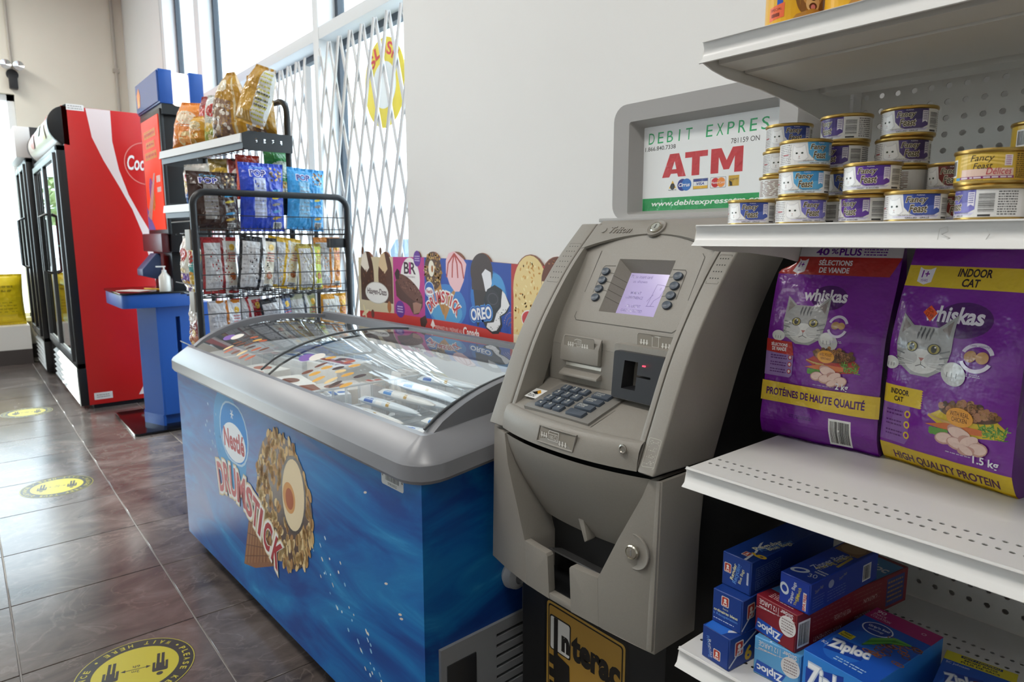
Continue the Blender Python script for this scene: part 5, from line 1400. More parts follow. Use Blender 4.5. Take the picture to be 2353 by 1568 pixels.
def bag_print_indoor(w, h):
    p = Print(.22); S = lambda x: x*w
    V = lambda v: min(1, v*1.06)*h
    p.rect(0,V(.072),w,h,'#7a209a'); p.rect(0,V(.775),w,V(.862),'#e3c230'); p.rect(0,0,w,V(.092),'#e3c230')
    p.poly([(S(.10),V(.795)),(S(.095),V(.855)),(S(.13),V(.846)),(S(.18),V(.846)),(S(.22),V(.855)),(S(.215),V(.795)),(S(.16),V(.783))],'#efeaf0'); p.text('1+', S(.125),V(.812),S(.185),V(.842),'#7a209a', bold=.03); p.text('YEARS', S(.125),V(.795),S(.185),V(.806),'#7a209a')
    p.text('INDOOR', S(.40),V(.822),S(.645),V(.855),'#2a1626', bold=.03); p.text('CAT', S(.45),V(.783),S(.575),V(.815),'#2a1626', bold=.03)
    p.ell(S(.55),V(.655),S(.20),V(.070),'#4d1468'); p.text('whiskas', S(.24),V(.640),S(.69),V(.705),'#ece6f0', bold=.03)
    p.poly([(S(.225),V(.672)),(S(.30),V(.637)),(S(.345),V(.672)),(S(.275),V(.702))],'#ee5a2c'); p.text('SPECIAL', S(.25),V(.676),S(.315),V(.688),'#7a2010', rot=-20); p.text('12.99', S(.25),V(.655),S(.315),V(.670),'#7a2010', rot=-20)
    cat_face(p, S(.30), V(.505), w*4.7)
    p.rings(S(.71),V(.522),S(.12),V(.055),.005,'#e4dcec',24,20,160); p.rings(S(.71),V(.518),S(.12),V(.055),.005,'#e4dcec',24,200,340); p.ell(S(.67),V(.523),S(.045),V(.022),'#b5854e',15); p.ell(S(.755),V(.523),S(.045),V(.022),'#c4955c',-15); p.text('Tasty, crunchy', S(.64),V(.560),S(.78),V(.570),'#7a209a'); p.smalltext(S(.66),V(.445),S(.76),V(.458),2,'#cbbcd8',2,.5)
    p.rect(0,V(.275),S(.335),V(.355),'#e3c230')
    for k in range(8): p.poly([(S(.335),V(.275+.01*k)),(S(.347),V(.28+.01*k)),(S(.335),V(.285+.01*k))],'#e3c230')
    p.text('INDOOR', S(.075),V(.318),S(.235),V(.342),'#2a1626', bold=.03); p.text('CAT', S(.11),V(.288),S(.19),V(.310),'#2a1626', bold=.03)
    p.poly([(0,V(.105)),(0,V(.275)),(S(.25),V(.275)),(S(.25),V(.13)),(S(.22),V(.105))],'#8a5aa8')
    for k in range(3): p.smalltext(S(.05),V(.130+.046*k),S(.195),V(.162+.046*k),2,'#5a2470',k+3,.42); p.ell(S(.235),V(.148+.046*k),S(.026),V(.016),'#e3c230'); p.ell(S(.235),V(.148+.046*k),S(.014),V(.009),'#7a209a')
    food_bowl(p, S(.67), V(.265), w*4.3, '#d9bb2c', 9)
    p.ell(S(.645),V(.280),S(.098),V(.038),'#eda43c'); p.text('WITH REAL', S(.575),V(.283),S(.715),V(.302),'#4d2010'); p.text('CHICKEN', S(.59),V(.261),S(.70),V(.279),'#4d2010')
    p.text('1.5 kg', S(.75),V(.102),S(.925),V(.142),'#f0ecf2', bold=.02); p.smalltext(S(.55),V(.125),S(.73),V(.131),1,'#cdbcd8',2,.6)
    p.text('HIGH QUALITY PROTEIN', S(.10),V(.018),S(.91),V(.062),'#55204a', bold=.03)
    return p
stand_bag('cat_food_bag', 'purple cat food bag with white and red bands across the top', (-.594, 1.046, SHELF_Z[1]), R(3.5), .190, .324, .080, .06, bag_print_meat, '#6c1b8a', 1, '#7a1fa0', 'cat food bags', fold=.034)
stand_bag('cat_food_bag', 'purple indoor cat food bag with yellow bands and orange price sticker', (-.404, 1.062, SHELF_Z[1]), R(-14), .186, .325, .085, .02, bag_print_indoor, '#6c1b8a', 2, '#e3c230', 'cat food bags')

# ------------------------------------------------------------------ boxes on the lowest visible shelf
def carton(name, label, corner, ang, w, h, l, z, mats_, prints, cat='box', group='bag boxes on the lower shelf'):
    """corner = near front-right bottom corner; end face w wide faces local -y, box runs back l"""
    o = thing(name, label, cat, (corner[0], corner[1], z), ang, group)
    MB().box(-w, 0, 0, 0, l, h).build('carton', mats_, o, bevel=.0012, segs=1)
    fl = MB().box(-w+.002, -.0006, .002, -.002, .0, h-.002); fl.build('end_flap', mats_, o, smooth=False)
    maps = {'end': plane((-w,-.0007,0),(1,0,0),(0,0,1)), 'top': plane((-w,0,h),(1,0,0),(0,1,0)), 'side': plane((0,0,0),(0,1,0),(0,0,1))}
    for k, p in prints.items(): p.build(k + '_print', maps[k], o, eps=.00008)
    return o
BLUE1 = mat('recycle_box_blue', '#173a86', .4); 
def logo(p, x, y, s):
    p.rr(x, y, x+.013*s, y+.016*s, .002*s, '#d9cfc8'); p.rr(x+.0012*s, y+.0012*s, x+.0118*s, y+.0148*s, .0015*s, '#b0382c'); p.ell(x+.0065*s, y+.0105*s, .0024*s, .0024*s, '#e9dcd4', 0, 10); p.poly([(x+.003*s,y+.002*s),(x+.010*s,y+.002*s),(x+.009*s,y+.008*s),(x+.0045*s,y+.008*s)], '#e9dcd4'); p.rect(x+.0045*s, y+.0035*s, x+.009*s, y+.0055*s, '#b0382c')
def rec_top(w, l):
    p = Print(.35); logo(p, w*.45, .012, .9)
    p.poly([(w*.72,.0),(w*.80,.0),(w*.70,.035),(w*.40,.075),(w*.40,.066),(w*.66,.03)], '#c9cdd6'); p.text('6', w*.74,.014,w*.97,.040,'#d9b22c', rot=90, bold=.03)
    p.text('Regular', w*.2,.045,w*.42,.115,'#c9d2dc') if False else p.text('Regular', .004,.062,.062,.076,'#e6e4c8', rot=80, bold=.02)
    p.text('Recycling', .006,.070,.076,.085,'#4f7fc4', rot=80, bold=.02); p.text('Blue Bags', .020,.074,.070,.086,'#e0deb0', rot=80, bold=.01)
    return p
def rec_end_v(w, h):
    p = Print(.35); logo(p, .004, h*.42, .95); p.text('Regular', .007,.024,.035,.031,'#e6e2b0', rot=78, bold=.02); p.text('Recycling', .010,.022,.044,.031,'#5f8fd4', rot=78, bold=.02); p.text('Blue Bags', .022,.022,.047,.028,'#e6e2b0', rot=78); p.smalltext(.043,.006,.046,.045,1,'#c8cede',3,.5)
    return p
def rec_end_h(w, h):
    p = Print(.35); logo(p, w*.30, h*.60, 1.0); p.text('Sacs', w*.36,h*.50,w*.54,h*.555,'#e6e2b0'); p.text('ordinaires bleus', w*.06,h*.37,w*.86,h*.455,'#e6e2b0', bold=.02); p.text('à Récupération', w*.05,h*.24,w*.86,h*.335,'#5f8fd4', bold=.02); p.smalltext(w*.06,h*.13,w*.75,h*.17,1,'#c8cede',3,.6)
    return p
def rec_side(l, h):
    p = Print(.35)
    for a, b in ((.024,.040),(.006,.020)):
        p.line([(.012,a),(.075,a),(.075,b),(.012,b),(.012,a)], .0006, '#8fa4c8'); p.smalltext(.015,a+.002,.072,b-.002,4,'#7f94c0',2,.35)
    return p
def rec_side2(l, h):
    p = Print(.35); logo(p, .012, h*.35, 1.5); p.text('6', .036,.004,.052,.028,'#d9b22c', bold=.04); p.line([(0,.006),(.03,.03),(.06,.045)], .003,'#c9cdd6')
    return p
carton('bag_box', 'dark blue recycling bag box standing on the shelf under two others', (-.485,.811), R(-6), .050, .051, .12, SHELF_Z[0], BLUE1, {'end': (lambda p: (logo(p,.022,.008,1.0), p.text('Regular',.002,.016,.030,.023,'#d6d8e2', rot=-78), p.text('Recycling',-.003,.018,.030,.025,'#5f8fd4', rot=-78), p)[-1])(Print(.35)), 'side': rec_side2(.12,.051), 'top': (lambda p: (p.poly([(.004,.0),(.034,.0),(.040,.03),(.02,.045),(.0,.03)],'#2f6fd0'), p.poly([(.036,.012),(.05,.03),(.05,.036),(.033,.018)],'#c9cdd6'), p)[-1])(Print(.35))})
carton('bag_box', 'blue recycling bag box with French lettering in the middle of its stack', (-.481,.834), R(-1.5), .051, .053, .23, SHELF_Z[0]+.051, BLUE1, {'end': rec_end_h(.051,.053), 'side': rec_side2(.23,.053)})
carton('bag_box', 'blue recycling bag box with English lettering on top of its stack', (-.482,.854), R(-3), .050, .053, .235, SHELF_Z[0]+.104, BLUE1, {'end': rec_end_v(.050,.053), 'top': rec_top(.050,.235), 'side': rec_side(.235,.053)})
def zip_end(w, h, base):
    p = Print(.35)
    p.ell(w*.80,h*.60,w*.20,h*.26,'#d8d4d2'); p.smalltext(w*.66,h*.42,w*.94,h*.78,5,'#8a7a7a',3,.4)
    for ch, x0, x1 in (('Ziploc', w*.04, w*.70),):
        p.poly([(w*.02,h*.06),(w*.60,h*.03),(w*.72,h*.34),(w*.08,h*.40)], '#1d4fae'); p.text('Ziploc', w*.66,h*.36,w*.08,h*.10,'#e6e9ee', italic=-.1, bold=.03)
    p.text('Slider', w*.92,h*.98-h*.02,w*.62,h*.84,'#e2dcdc', bold=.01); p.text('12 LARGE', w*.52,h*.93,w*.10,h*.80,'#e2dcdc'); p.smalltext(w*.10,h*.70,w*.5,h*.76,1,'#d2c8c8',4,.5); p.line([(w*.57,h*.72),(w*.57,h*.95)], .0005,'#e2dcdc'); p.line([(w*.02,h*.68),(w*.98,h*.80)], .0005,'#d9cfcf')
    return p
def zip_side(l, h):
    p = Print(.4); p.barcode(.004,.006,.030,h-.012,6); p.text('AVERTISSEMENT!', .105,.012,.040,.005,'#d2bcbc'); p.text('MISE EN GARDE:', .125,h*.55,.085,h*.42,'#d2bcbc'); p.text('WARNING!', .175,.014,.135,.006,'#d2bcbc'); p.text('CAUTION:', .19,h*.62,.155,h*.50,'#d2bcbc')
    p.smalltext(.036,h*.34,.12,h*.92,5,'#8a4a4a',5,.22); p.smalltext(.13,h*.34,.20,h*.92,5,'#8a4a4a',6,.22); p.rect(.215,.006,.262,h-.006,'#2a3a78'); p.smalltext(.218,.010,.258,h-.009,5,'#a87a4a',7,.4)
    return p
def zip_top(w, l):
    p = Print(.35); p.rect(.002,.03,w-.002,l-.01,'#4f8fc4'); p.ell(w*.4,l*.5,w*.3,l*.12,'#7fb2d8'); p.text('Ziploc', w*.1,l*.78,w*.9,l*.88,'#e4e8ee', bold=.03); p.ell(w*.5,l*.68,w*.3,l*.05,'#d9dde2'); p.smalltext(w*.3,l*.65,w*.7,l*.71,4,'#7a7a86',2,.4)
    p.smalltext(w*.2,.008,w*.8,.024,4,'#d8b8b8',2,.35)
    return p
carton('zipper_bag_box', 'pale blue slider bag box with snow dots under the dark red box', (-.395,.842), R(2), .068, .058, .27, SHELF_Z[0], mat('zip_cyan', '#5c9fd0', .4), {'end': zip_end(.068,.058,0), 'top': (lambda p: ([p.ell(random.Random(k).uniform(.004,.064), random.Random(k+50).uniform(.0,.05), .0016,.0016,'#e6eef4',0,8) for k in range(14)], p.text('SC Johnson',.01,.006,.04,.014,'#e6eef4'), p)[-1])(Print(.35))})
carton('zipper_bag_box', 'dark red slider bag box lying on the pale blue box', (-.404,.841), R(-9), .068, .057, .272, SHELF_Z[0]+.058, mat('zip_red', '#7c1a26', .4), {'end': zip_end(.068,.057,1), 'top': zip_top(.068,.272), 'side': zip_side(.272,.057)})
def zb_top(w, l):
    p = Print(.35); p.text('Zipper Bags', -.012,.075,.062,.090,'#cfd3da', rot=86, bold=.01); p.text('The Big Sandwich', -.012,.085,.074,.096,'#c9b83a', rot=86, bold=.01); p.ell(w*.30,.025,.013,.008,'#c9d0da',40); p.ell(w*.30,.025,.008,.004,'#17389a',40); p.text('30', w*.60,.018,w*.85,.030,'#cfd3da', rot=20); p.smalltext(w*.62,.034,w*.95,.048,2,'#cfd3da',3,.5)
    p.poly([(w*.1,.13),(w*.9,.125),(w*.95,.175),(w*.05,.175)], '#8a6a48'); p.ell(w*.5,.15,w*.36,.018,'#a88a62'); p.line([(w*.85,.075),(w*.8,.12)], .004,'#b8a04a')
    return p
def zb_end(w, h):
    p = Print(.35); p.ell(.008,h*.52,.0065,.009,'#c9d0da',20); p.ell(.008,h*.52,.004,.005,'#17389a',20); p.text('Zipper Bags', .004,.019,.038,.0255,'#d6d9de', rot=80, bold=.01); p.text('The Big', .018,.012,.036,.0165,'#c9b83a', rot=80, bold=.01); p.text('Sandwich', .019,.0215,.040,.0265,'#c9b83a', rot=80, bold=.01); p.rect(.0365,.004,.0415,.030,'#d9d4d0'); p.text('BPA FREE', .027,.0145,.051,.0185,'#b8322c', rot=86, bold=.03)
    return p
def zb_side(l, h):
    p = Print(.35); p.text('Zipper Bags', .010,.030,.030,.036,'#a8a070', rot=14); p.ell(.050,.032,.007,.006,'#9aa4c0'); p.text('Zipper Bags', .070,.032,.09,.037,'#a8a070', rot=14); p.smalltext(.006,.006,.034,.026,5,'#6a7ab0',4,.25); p.smalltext(.042,.006,.09,.024,4,'#6a7ab0',5,.25); p.barcode(.135,.008,.158,.034,7)
    return p
carton('zipper_bag_box', 'royal blue sandwich bag box with yellow lettering on top of the red box', (-.393,.853), R(-5), .047, .046, .178, SHELF_Z[0]+.115, mat('zip_royal', '#17389a', .4), {'end': zb_end(.047,.046), 'top': zb_top(.047,.178), 'side': zb_side(.178,.046)})
def snack_top(w, l, pink):
    p = Print(.35); p.rect(0,0,w,l,'#1d55b8')
    p.ell(w*.35,.06,w*.3,.05,'#2a6ac8')
    if pink: p.rect(0,l-.036,w,l,'#a8286e'); p.text('90', w*.06,l-.014,w*.20,l-.005,'#e9dbe4', bold=.02); p.text('SNACK', w*.06,l-.022,w*.26,l-.016,'#e9dbe4'); p.text('COLLATION', w*.06,l-.030,w*.36,l-.024,'#e9dbe4'); p.rings(w*.80,l-.016,.003,.003,.0007,'#e9dbe4',14)
    else: p.rect(0,l-.024,w,l,'#d9cc2e'); p.rect(w*.22,l-.008,w*.80,l-.002,'#1d2f6a'); p.text('NEW / NOUVEAU', w*.25,l-.007,w*.77,l-.003,'#d9cc2e', bold=.02); p.text('MORE BAGS', w*.28,l-.0145,w*.74,l-.010,'#26303a', bold=.03); p.text('PLUS DE SACS', w*.24,l-.021,w*.78,l-.0165,'#26303a', bold=.03)
    y = .055 if pink else l-.062
    if pink:
        p.ell(w*.34,l-.058,w*.22,.018,'#dfe6f2'); p.ell(w*.34,l-.058,w*.20,.016,'#1f3f96'); p.text("Grip'n Seal", w*.19,l-.058,w*.49,l-.050,'#e9edf4', rot=8, bold=.02); p.text('technology', w*.23,l-.066,w*.45,l-.060,'#e9edf4', rot=8)
        p.rect(w*.06,.072,w*.26,.086,'#d9cc2e'); p.text('New!', w*.10,.080,w*.22,.085,'#26303a', bold=.02); p.text('Nouveau!', w*.08,.0735,w*.24,.078,'#26303a', bold=.02)
        p.text('SC Johnson', w*.03,.034,w*.26,.042,'#e4e9f0', bold=.01)
        p.poly([(w*.42,l-.090),(w*.50,l-.082),(w*.52,l-.098),(w*.44,l-.105)], '#e5552c')
    else: p.text('SC Johnson', w*.05,l-.034,w*.38,l-.027,'#e4e9f0')
    p.poly([(w*.14,y-.030),(w*.62,y-.018),(w*.60,y+.016),(w*.10,y+.008)], '#1a3f9c')
    p.text('Ziploc', w*.10,y-.022,w*.66,y+.010,'#b8c6dc', bold=.07, rot=16); p.text('Ziploc', w*.115,y-.020,w*.645,y+.008,'#f0f3f7', bold=.03, rot=16)
    # snack bag with pretzels and green strips
    rnd = random.Random(3); cx, cy = w*.74, (l-.090 if pink else l-.085)
    for k in range(34):
        x, z = cx+rnd.uniform(-.022,.022), cy+rnd.uniform(-.030,.030); p.rings(x, z, .0058, .0042, .0016, rnd.choice(('#8a5230','#a8683c','#6e3e22')), 10)
        if k % 3: p.L -= 1
    for k in range(7): p.line([(cx-.030,cy-.022+.004*k),(cx-.010,cy+.012+.003*k),(cx+.010,cy+.030)], .0022, rnd.choice(('#4f9a3c','#6fb050','#3f8430')))
    p.smalltext(w*.36,.012,w*.80,.024,2,'#9cc0e4',5,.4)
    return p
def snack_end(w, h):
    p = Print(.35); p.poly([(w*.06,h*.08),(w*.62,h*.20),(w*.62,h*.90),(w*.06,h*.72)],'#1a3f9c'); p.text('Ziploc', w*.06,h*.20,w*.80,h*.85,'#b8c6dc', bold=.07); p.text('Ziploc', w*.075,h*.23,w*.785,h*.82,'#f0f3f7', bold=.03)
    return p
carton('zipper_bag_box', 'bright blue snack bag box with pink band and pretzel picture', (-.296,.822), R(-6), .092, .078, .186, SHELF_Z[0], mat('zip_snack', '#2f7fd0', .4), {'end': snack_end(.092,.078), 'top': snack_top(.092,.186,True)})
carton('zipper_bag_box', 'bright blue snack bag box with yellow band beside the pink-banded one', (-.172,.858), R(8), .078, .060, .165, SHELF_Z[0], mat('zip_snack', '#2f7fd0', .4), {'end': snack_end(.080,.060), 'top': snack_top(.080,.165,False)})
# ------------------------------------------------------------------ snack bags and their rack
def pillow_bag(name, label, loc, rz, w, h, d, col, design, seed, tilt=0.0, lean=0.0, group='snack bags on the rack', peak=0.0):
    loc = (loc[0], loc[1], loc[2] + w/2*abs(math.sin(R(tilt))) + .002); o = thing(name, label, 'snack bag', loc, 0, group); o.rotation_euler = (R(lean), R(tilt), rz)
    nz = lambda x, y, s: noise.noise(Vector((x*s, y*s, seed*3.7)))
    def th(u, v):
        e = max(0, min(v, 1-v)-.045)/.455; s = 2*u-1
        return max(0.0, 1-s*s)**.55 * min(1, e*2.6)**.6
    def surf(u, v, sg):
        t = th(u, v); s = 2*u-1
        ww = w*(1-.05*math.sin(math.pi*v))*(1-peak*max(0,(v-.5)/.5)**1.4); cr = .0025*math.sin(w*900*u)*(1 if (v < .045 or v > .955) else 0)
        wr = .006*nz(u*1.4+sg, v*1.8, 3)*t + .0035*nz(u*2.5, v*2.5+sg, 6)*(.35+t)
        bend = .012*nz(u*.5, v, 1.5)
        return Vector((s*ww/2, sg*(d/2*t) + cr + wr + bend, v*h))
    m = MB(); N, K = 18, 26
    m.grid(N, K, lambda u, v: surf(u, v, -1)+Vector((0,.0006,0))); m.grid(N, K, lambda u, v: surf(u, v, 1), flip=True)
    m.build('bag_film', mat('film_'+col.lstrip('#'), col, .24, .15, coat=.3), o)
    p = design(w, h)
    def on(x, z):
        u, v = min(1, max(0, x/w+.5)), min(1, max(0, z/h)); e = .01
        a = surf(u, v, -1); dx = surf(min(1,u+e), v, -1)-surf(max(0,u-e), v, -1); dz = surf(u, min(1,v+e), -1)-surf(u, max(0,v-e), -1)
        return (a, dx.cross(dz).normalized())
    p.build('front_print', on, o, cuts=(20, 28), eps=.0003, base=2)
    return o
def back_design(edge, stripe, panel='#d9d9db', right=None, blob='#a85a2a'):
    def f(w, h):
        p = Print(.25); X = lambda u: -w/2+w*u
        Z = lambda v: h*v
        p.rect(X(0),Z(0),X(1),Z(1),edge); p.rect(X(.06),Z(.05),X(.52),Z(.90),panel); p.rect(X(.52),Z(0),X(.60),Z(1),stripe); p.rect(X(.60),Z(0),X(.69),Z(1),'#ecebea')
        p.rect(X(.69),Z(.04),X(1),Z(.93),right or edge); p.ell(X(.86),Z(.82),w*.08,h*.06,'#e8b93a'); p.smalltext(X(.74),Z(.55),X(.97),Z(.74),4,'#c8484a',3,.4); p.ell(X(.84),Z(.30),w*.10,h*.07,blob)
        p.smalltext(X(.10),Z(.14),X(.48),Z(.82),9,'#b4b4b8',5,.22); p.barcode(X(.70),Z(.03),X(.94),Z(.14),7)
        return p
    return f
def front_design(cols, brand=None, bcol='#ffffff', blob='#d9a24a', shapes=6):
    def f(w, h):
        p = Print(.25); rnd = random.Random(len(cols[0])+int(w*1000)); X = lambda u: -w/2+w*u
        Z = lambda v: h*v
        n = len(cols)
        for i, c in enumerate(cols): p.rect(X(0),Z(i/n),X(1),Z((i+1)/n),c)
        p.ell(X(.5),Z(.66),w*.34,h*.13,bcol if not brand else '#e9e6e2') if not brand else None
        if brand: p.text(brand, X(.14),Z(.60),X(.86),Z(.74),bcol, italic=.1, bold=.04)
        for k in range(shapes): p.ell(X(rnd.uniform(.2,.8)),Z(rnd.uniform(.12,.42)),w*rnd.uniform(.07,.14),h*rnd.uniform(.04,.08),blob if k % 2 else '#f0d9a0',rnd.uniform(0,90),14)
        p.smalltext(X(.2),Z(.47),X(.8),Z(.55),2,'#f2efe8',3,.4)
        return p
    return f
def pop_design(base, dark, panel):
    def f(w, h):
        p = Print(.25); rnd = random.Random(int(w*3000)); X = lambda u: -w/2+w*u
        Z = lambda v: h*v
        p.rect(X(0),Z(0),X(1),Z(1),base); p.rect(X(.28),Z(.20),X(.56),Z(.78),panel); p.rect(X(.64),Z(0),X(.66),Z(1),dark)
        p.text('Candy', X(.24),Z(.90),X(.56),Z(.95),'#4aa8d8', italic=.1); p.text('POP', X(.20),Z(.79),X(.58),Z(.90),'#e8e4f2', bold=.08); p.text('POP', X(.22),Z(.80),X(.56),Z(.89),'#2a2f8e', bold=.03)
        for k in range(26): p.ell(X(.80+rnd.uniform(-.13,.13)),Z(.84+rnd.uniform(-.09,.09)),w*.025,h*.018,rnd.choice(('#8a6a4a','#d9c08a','#4a3424')),rnd.uniform(0,90),9)
        for k in range(5): p.ell(X(.80),Z(.60-.10*k),w*.11,h*.022,('#3f9ac8','#d9c23a','#8a8078','#2f8ac0','#c9a23a')[k],10,14)
        p.smalltext(X(.30),Z(.24),X(.54),Z(.72),8,'#a8a8b4',3,.25); p.barcode(X(.72),Z(.03),X(.92),Z(.14),6)
        return p
    return f
def gold_design(clearwin):
    def f(w, h):
        p = Print(.2); X = lambda u: -w/2+w*u
        Z = lambda v: h*v
        p.rect(X(0),Z(0),X(1),Z(1),'#b98a2a'); p.poly([(X(.0),Z(0)),(X(.72),Z(0)),(X(.66),Z(.55)),(X(.10),Z(.62)),(X(0),Z(.6))],'#8a6a54' if clearwin else '#c79a3c')
        if clearwin:
            rnd = random.Random(2)
            for k in range(40): p.ell(X(rnd.uniform(.06,.62)),Z(rnd.uniform(.06,.5)),w*.05,h*.03,rnd.choice(('#d8c8b0','#5a4030','#a88a6a','#e8e0d4')),rnd.uniform(0,90),8)
            p.ell(X(.35),Z(.78),w*.24,h*.09,'#e8dcc0'); p.poly([(X(.76),Z(.1)),(X(.82),Z(.1)),(X(.80),Z(.9)),(X(.74),Z(.9))],'#d9c9a0')
        else:
            p.rect(X(.60),Z(0),X(1),Z(1),'#d6d4cf'); p.smalltext(X(.64),Z(.08),X(.96),Z(.92),12,'#c9c03a',4,.4); p.smalltext(X(.64),Z(.3),X(.96),Z(.6),3,'#5a5a50',6,.3)
        return p
    return f
def snack_rack():
    r = thing('snack_rack', 'black wire snack rack with rounded end frame behind the freezer', 'rack', (-3.0, .775, 0))
    bk = mat('rack_black', '#1d1e21', .4)
    X0 = -.36
    def frame(x, y0, y1, h, rr=.055):
        pts = [(x,y0,0),(x,y0,h-rr)] + [(x, y0+rr-rr*math.cos(R(9*k)), h-rr+rr*math.sin(R(9*k))) for k in range(1,11)] + [(x, y1-rr+rr*math.sin(R(9*k)), h-rr+rr*math.cos(R(9*k))) for k in range(0,11)] + [(x,y1,0)]
        return pts
    MB().tube(frame(0, 0, .685, 1.405), .0145, 10).build('end_frame', bk, r)
    for y in (.24, .685): MB().tube([(X0,y,0),(X0,y,1.30)], .012, 8).build('rear_post', bk, r)
    g = MB()
    for z in (.80,.893,.965,1.0,1.06,1.145,1.235,1.255,1.31): g.tube([(-.004,.01,z),(-.004,.675,z)], .0022, 5)
    for y in (.17,.34,.51): g.tube([(-.004,y,.70),(-.004,y,1.31)], .0018, 5)
    for z0 in (.965, 1.235):
        for k in range(22): g.tube([(-.004,.02+.03*k,z0),(-.004,.02+.03*k,z0+.03)], .0014, 4)
    g.build('end_wire_grid', bk, r)
    for z in (.42, .69, .965, 1.235):
        b = MB()
        for k in range(14): b.tube([(X0,.03+.048*k,z),(-.01,.03+.048*k,z)], .0025, 5)
        for k in range(4): b.tube([(X0+.01+.112*k,.01,z-.003),(X0+.01+.112*k,.675,z-.003)], .003, 5)
        b.build('wire_shelf', bk, r)
        MB().tube([(X0,-.002,z+.05),(-.004,-.002,z+.05)], .003, 6).build('front_rail', bk, r)
    MB().box(-.055,.60,1.17,-.006,.682,1.215).build('hook_bracket', bk, r, bevel=.004)
    for z in (1.165, .905):
        q = MB().box(-.075,-.020,z,-.004,-.010,z+.085).build('shelf_tag', mat('tag_grey', '#9b968e', .5), r, bevel=.001)
    # tall rear frame and top shelf, turned a little
    a = R(7.4); ux = Vector((math.cos(a), math.sin(a), 0)); uy = Vector((-math.sin(a), math.cos(a), 0)); o = Vector((-1.03, .125, 0))
    W, D = .94, .23; rr = .06
    P = lambda x, y, zz: o + ux*x + uy*y + Vector((0,0,zz))
    W_ = W; W = .922
    pts = [P(W,D,0),P(W,D,1.845-rr)] + [P(W-rr+rr*math.cos(R(9*k)),D,1.845-rr+rr*math.sin(R(9*k))) for k in range(1,11)] + [P(rr-rr*math.sin(R(9*k)),D,1.845-rr+rr*math.cos(R(9*k))) for k in range(0,11)] + [P(0,D,0)]
    MB().tube(pts, .014, 10).build('rear_frame', bk, r)
    W = W_
    for z, W in ((1.655, .94), (1.372, .905)):
        b = MB()
        for k in range(18): b.tube([P(.03+.052*k,0,z),P(.03+.052*k,D,z)], .002, 5)
        for k in range(8): b.tube([P(0,.005+.031*k,z-.003),P(W,.005+.031*k,z-.003)], .002, 5)
        b.build('top_wire_shelf', bk, r)
        lip = MB().prism([(0,-.022),(0,.016),(-.006,.016),(-.012,-.022)], lambda y, zz, k: P(W*k, y, z+zz)); lip.build('top_price_rail', mat('price_rail', '#dcdcdc', .4), r)
        MB().prism([(0,-.05),(0,-.022),(.014,-.022),(.014,-.05)], lambda y, zz, k: P(W*k, y, z+zz)).build('top_front_bar', bk, r)
        for x in (0, W):
            hs = [[(.060+.04*k,-.016),(.070+.04*k,-.016),(.070+.04*k,.0),(.060+.04*k,.0)] for k in range(4)]
            MB().prism_hole([(.0,-.045),(.03,-.055),(D+.01,-.05),(D+.01,.03),(.03,.03),(.0,.018)], hs, lambda y, zz, k, x=x, z=z: P(x+.004*k, y, z+zz)).build('shelf_bracket', bk, r, weld=True, smooth=False)
snack_rack()
Q = math.pi/2
B = pillow_bag
ORG, RED, BLK, YEL, OLV = '#d8862c', '#a5262c', '#26262a', '#e0b21e', '#8a7a2e'
for nm, y, z, w, h, col, des, sd, tl, lab in [
    ('A1', .892,.972,.150,.245,RED,back_design(RED,'#8e2a2c','#d6d6d8','#d8cfc0'),1,0,'red-edged bag with silver back beside the frame post, upper wire row'),
    ('A2',1.024,.972,.160,.240,BLK,back_design(BLK,'#2b2b2e','#d6d6d8','#d8cdb8'),2,6,'black-striped silver bag leaning in the upper wire row'),
    ('A3',1.152,.972,.156,.235,YEL,back_design(YEL,'#dcae1c','#d4d4d6','#ece2c0'),3,8,'yellow-striped silver bag tilting in the upper wire row'),
    ('A4',1.284,.972,.116,.215,OLV,back_design('#b9a64a','#8a7420','#d2d2d2','#b9c43a'),4,0,'olive-striped silver bag in the upper wire row'),
    ('A5',1.393,.972,.132,.245,ORG,back_design(ORG,'#d8862c','#dadadc','#d08a3a'),5,0,'orange-edged silver bag at the window end of upper wire row'),
    ('B1', .888,.698,.140,.245,ORG,back_design('#d6d6da','#c9761e','#dcdce0','#d9d9dd',ORG),6,0,'silver bag with orange stripes beside the frame post, lower wire row'),
    ('B2',1.010,.698,.146,.245,RED,back_design('#d2d2d4','#a5262c','#d6d6d6','#b5282c'),7,-6,'silver bag with bright red stripe in the lower wire row'),
    ('B3',1.140,.698,.146,.242,BLK,back_design('#2a2c34','#e2e4ea','#cfcfd2','#38507e'),8,-8,'black and blue bag with silver back in the lower wire row'),
    ('B4',1.272,.698,.150,.250,'#3a3e46',back_design('#b4b8a0','#474d56','#d6d6d4','#9aa06a'),9,-5,'charcoal-striped silver bag in the lower wire row'),
    ('B5',1.396,.698,.132,.250,'#dd9a1e',back_design('#e09a1c','#e6e4de','#d8d4ca','#dd961c'),10,0,'amber bag at the window end of the lower wire row')]:
    B('snack_bag', lab, (-3.050 - .040*(sd % 2), y, z), Q, w, h, .042, col, des, sd, tilt=tl)
B('snack_bag', 'dark brown popcorn bag on the top wire row', (-3.075, .880, 1.243), Q, .210, .250, .055, '#3b241c', pop_design('#3b241c','#2a1812','#8a8480'), 11)
B('snack_bag', 'royal blue popcorn bag on the top wire row', (-3.075, 1.087, 1.243), Q, .200, .300, .050, '#2142b8', pop_design('#2446c4','#1a2f8e','#c4ccec'), 12)
B('snack_bag', 'sky blue popcorn bag on the top wire row', (-3.075, 1.282, 1.243), Q, .178, .285, .050, '#2f92d8', pop_design('#3f9fe0','#2478c0','#8ac4ea'), 13, tilt=3)
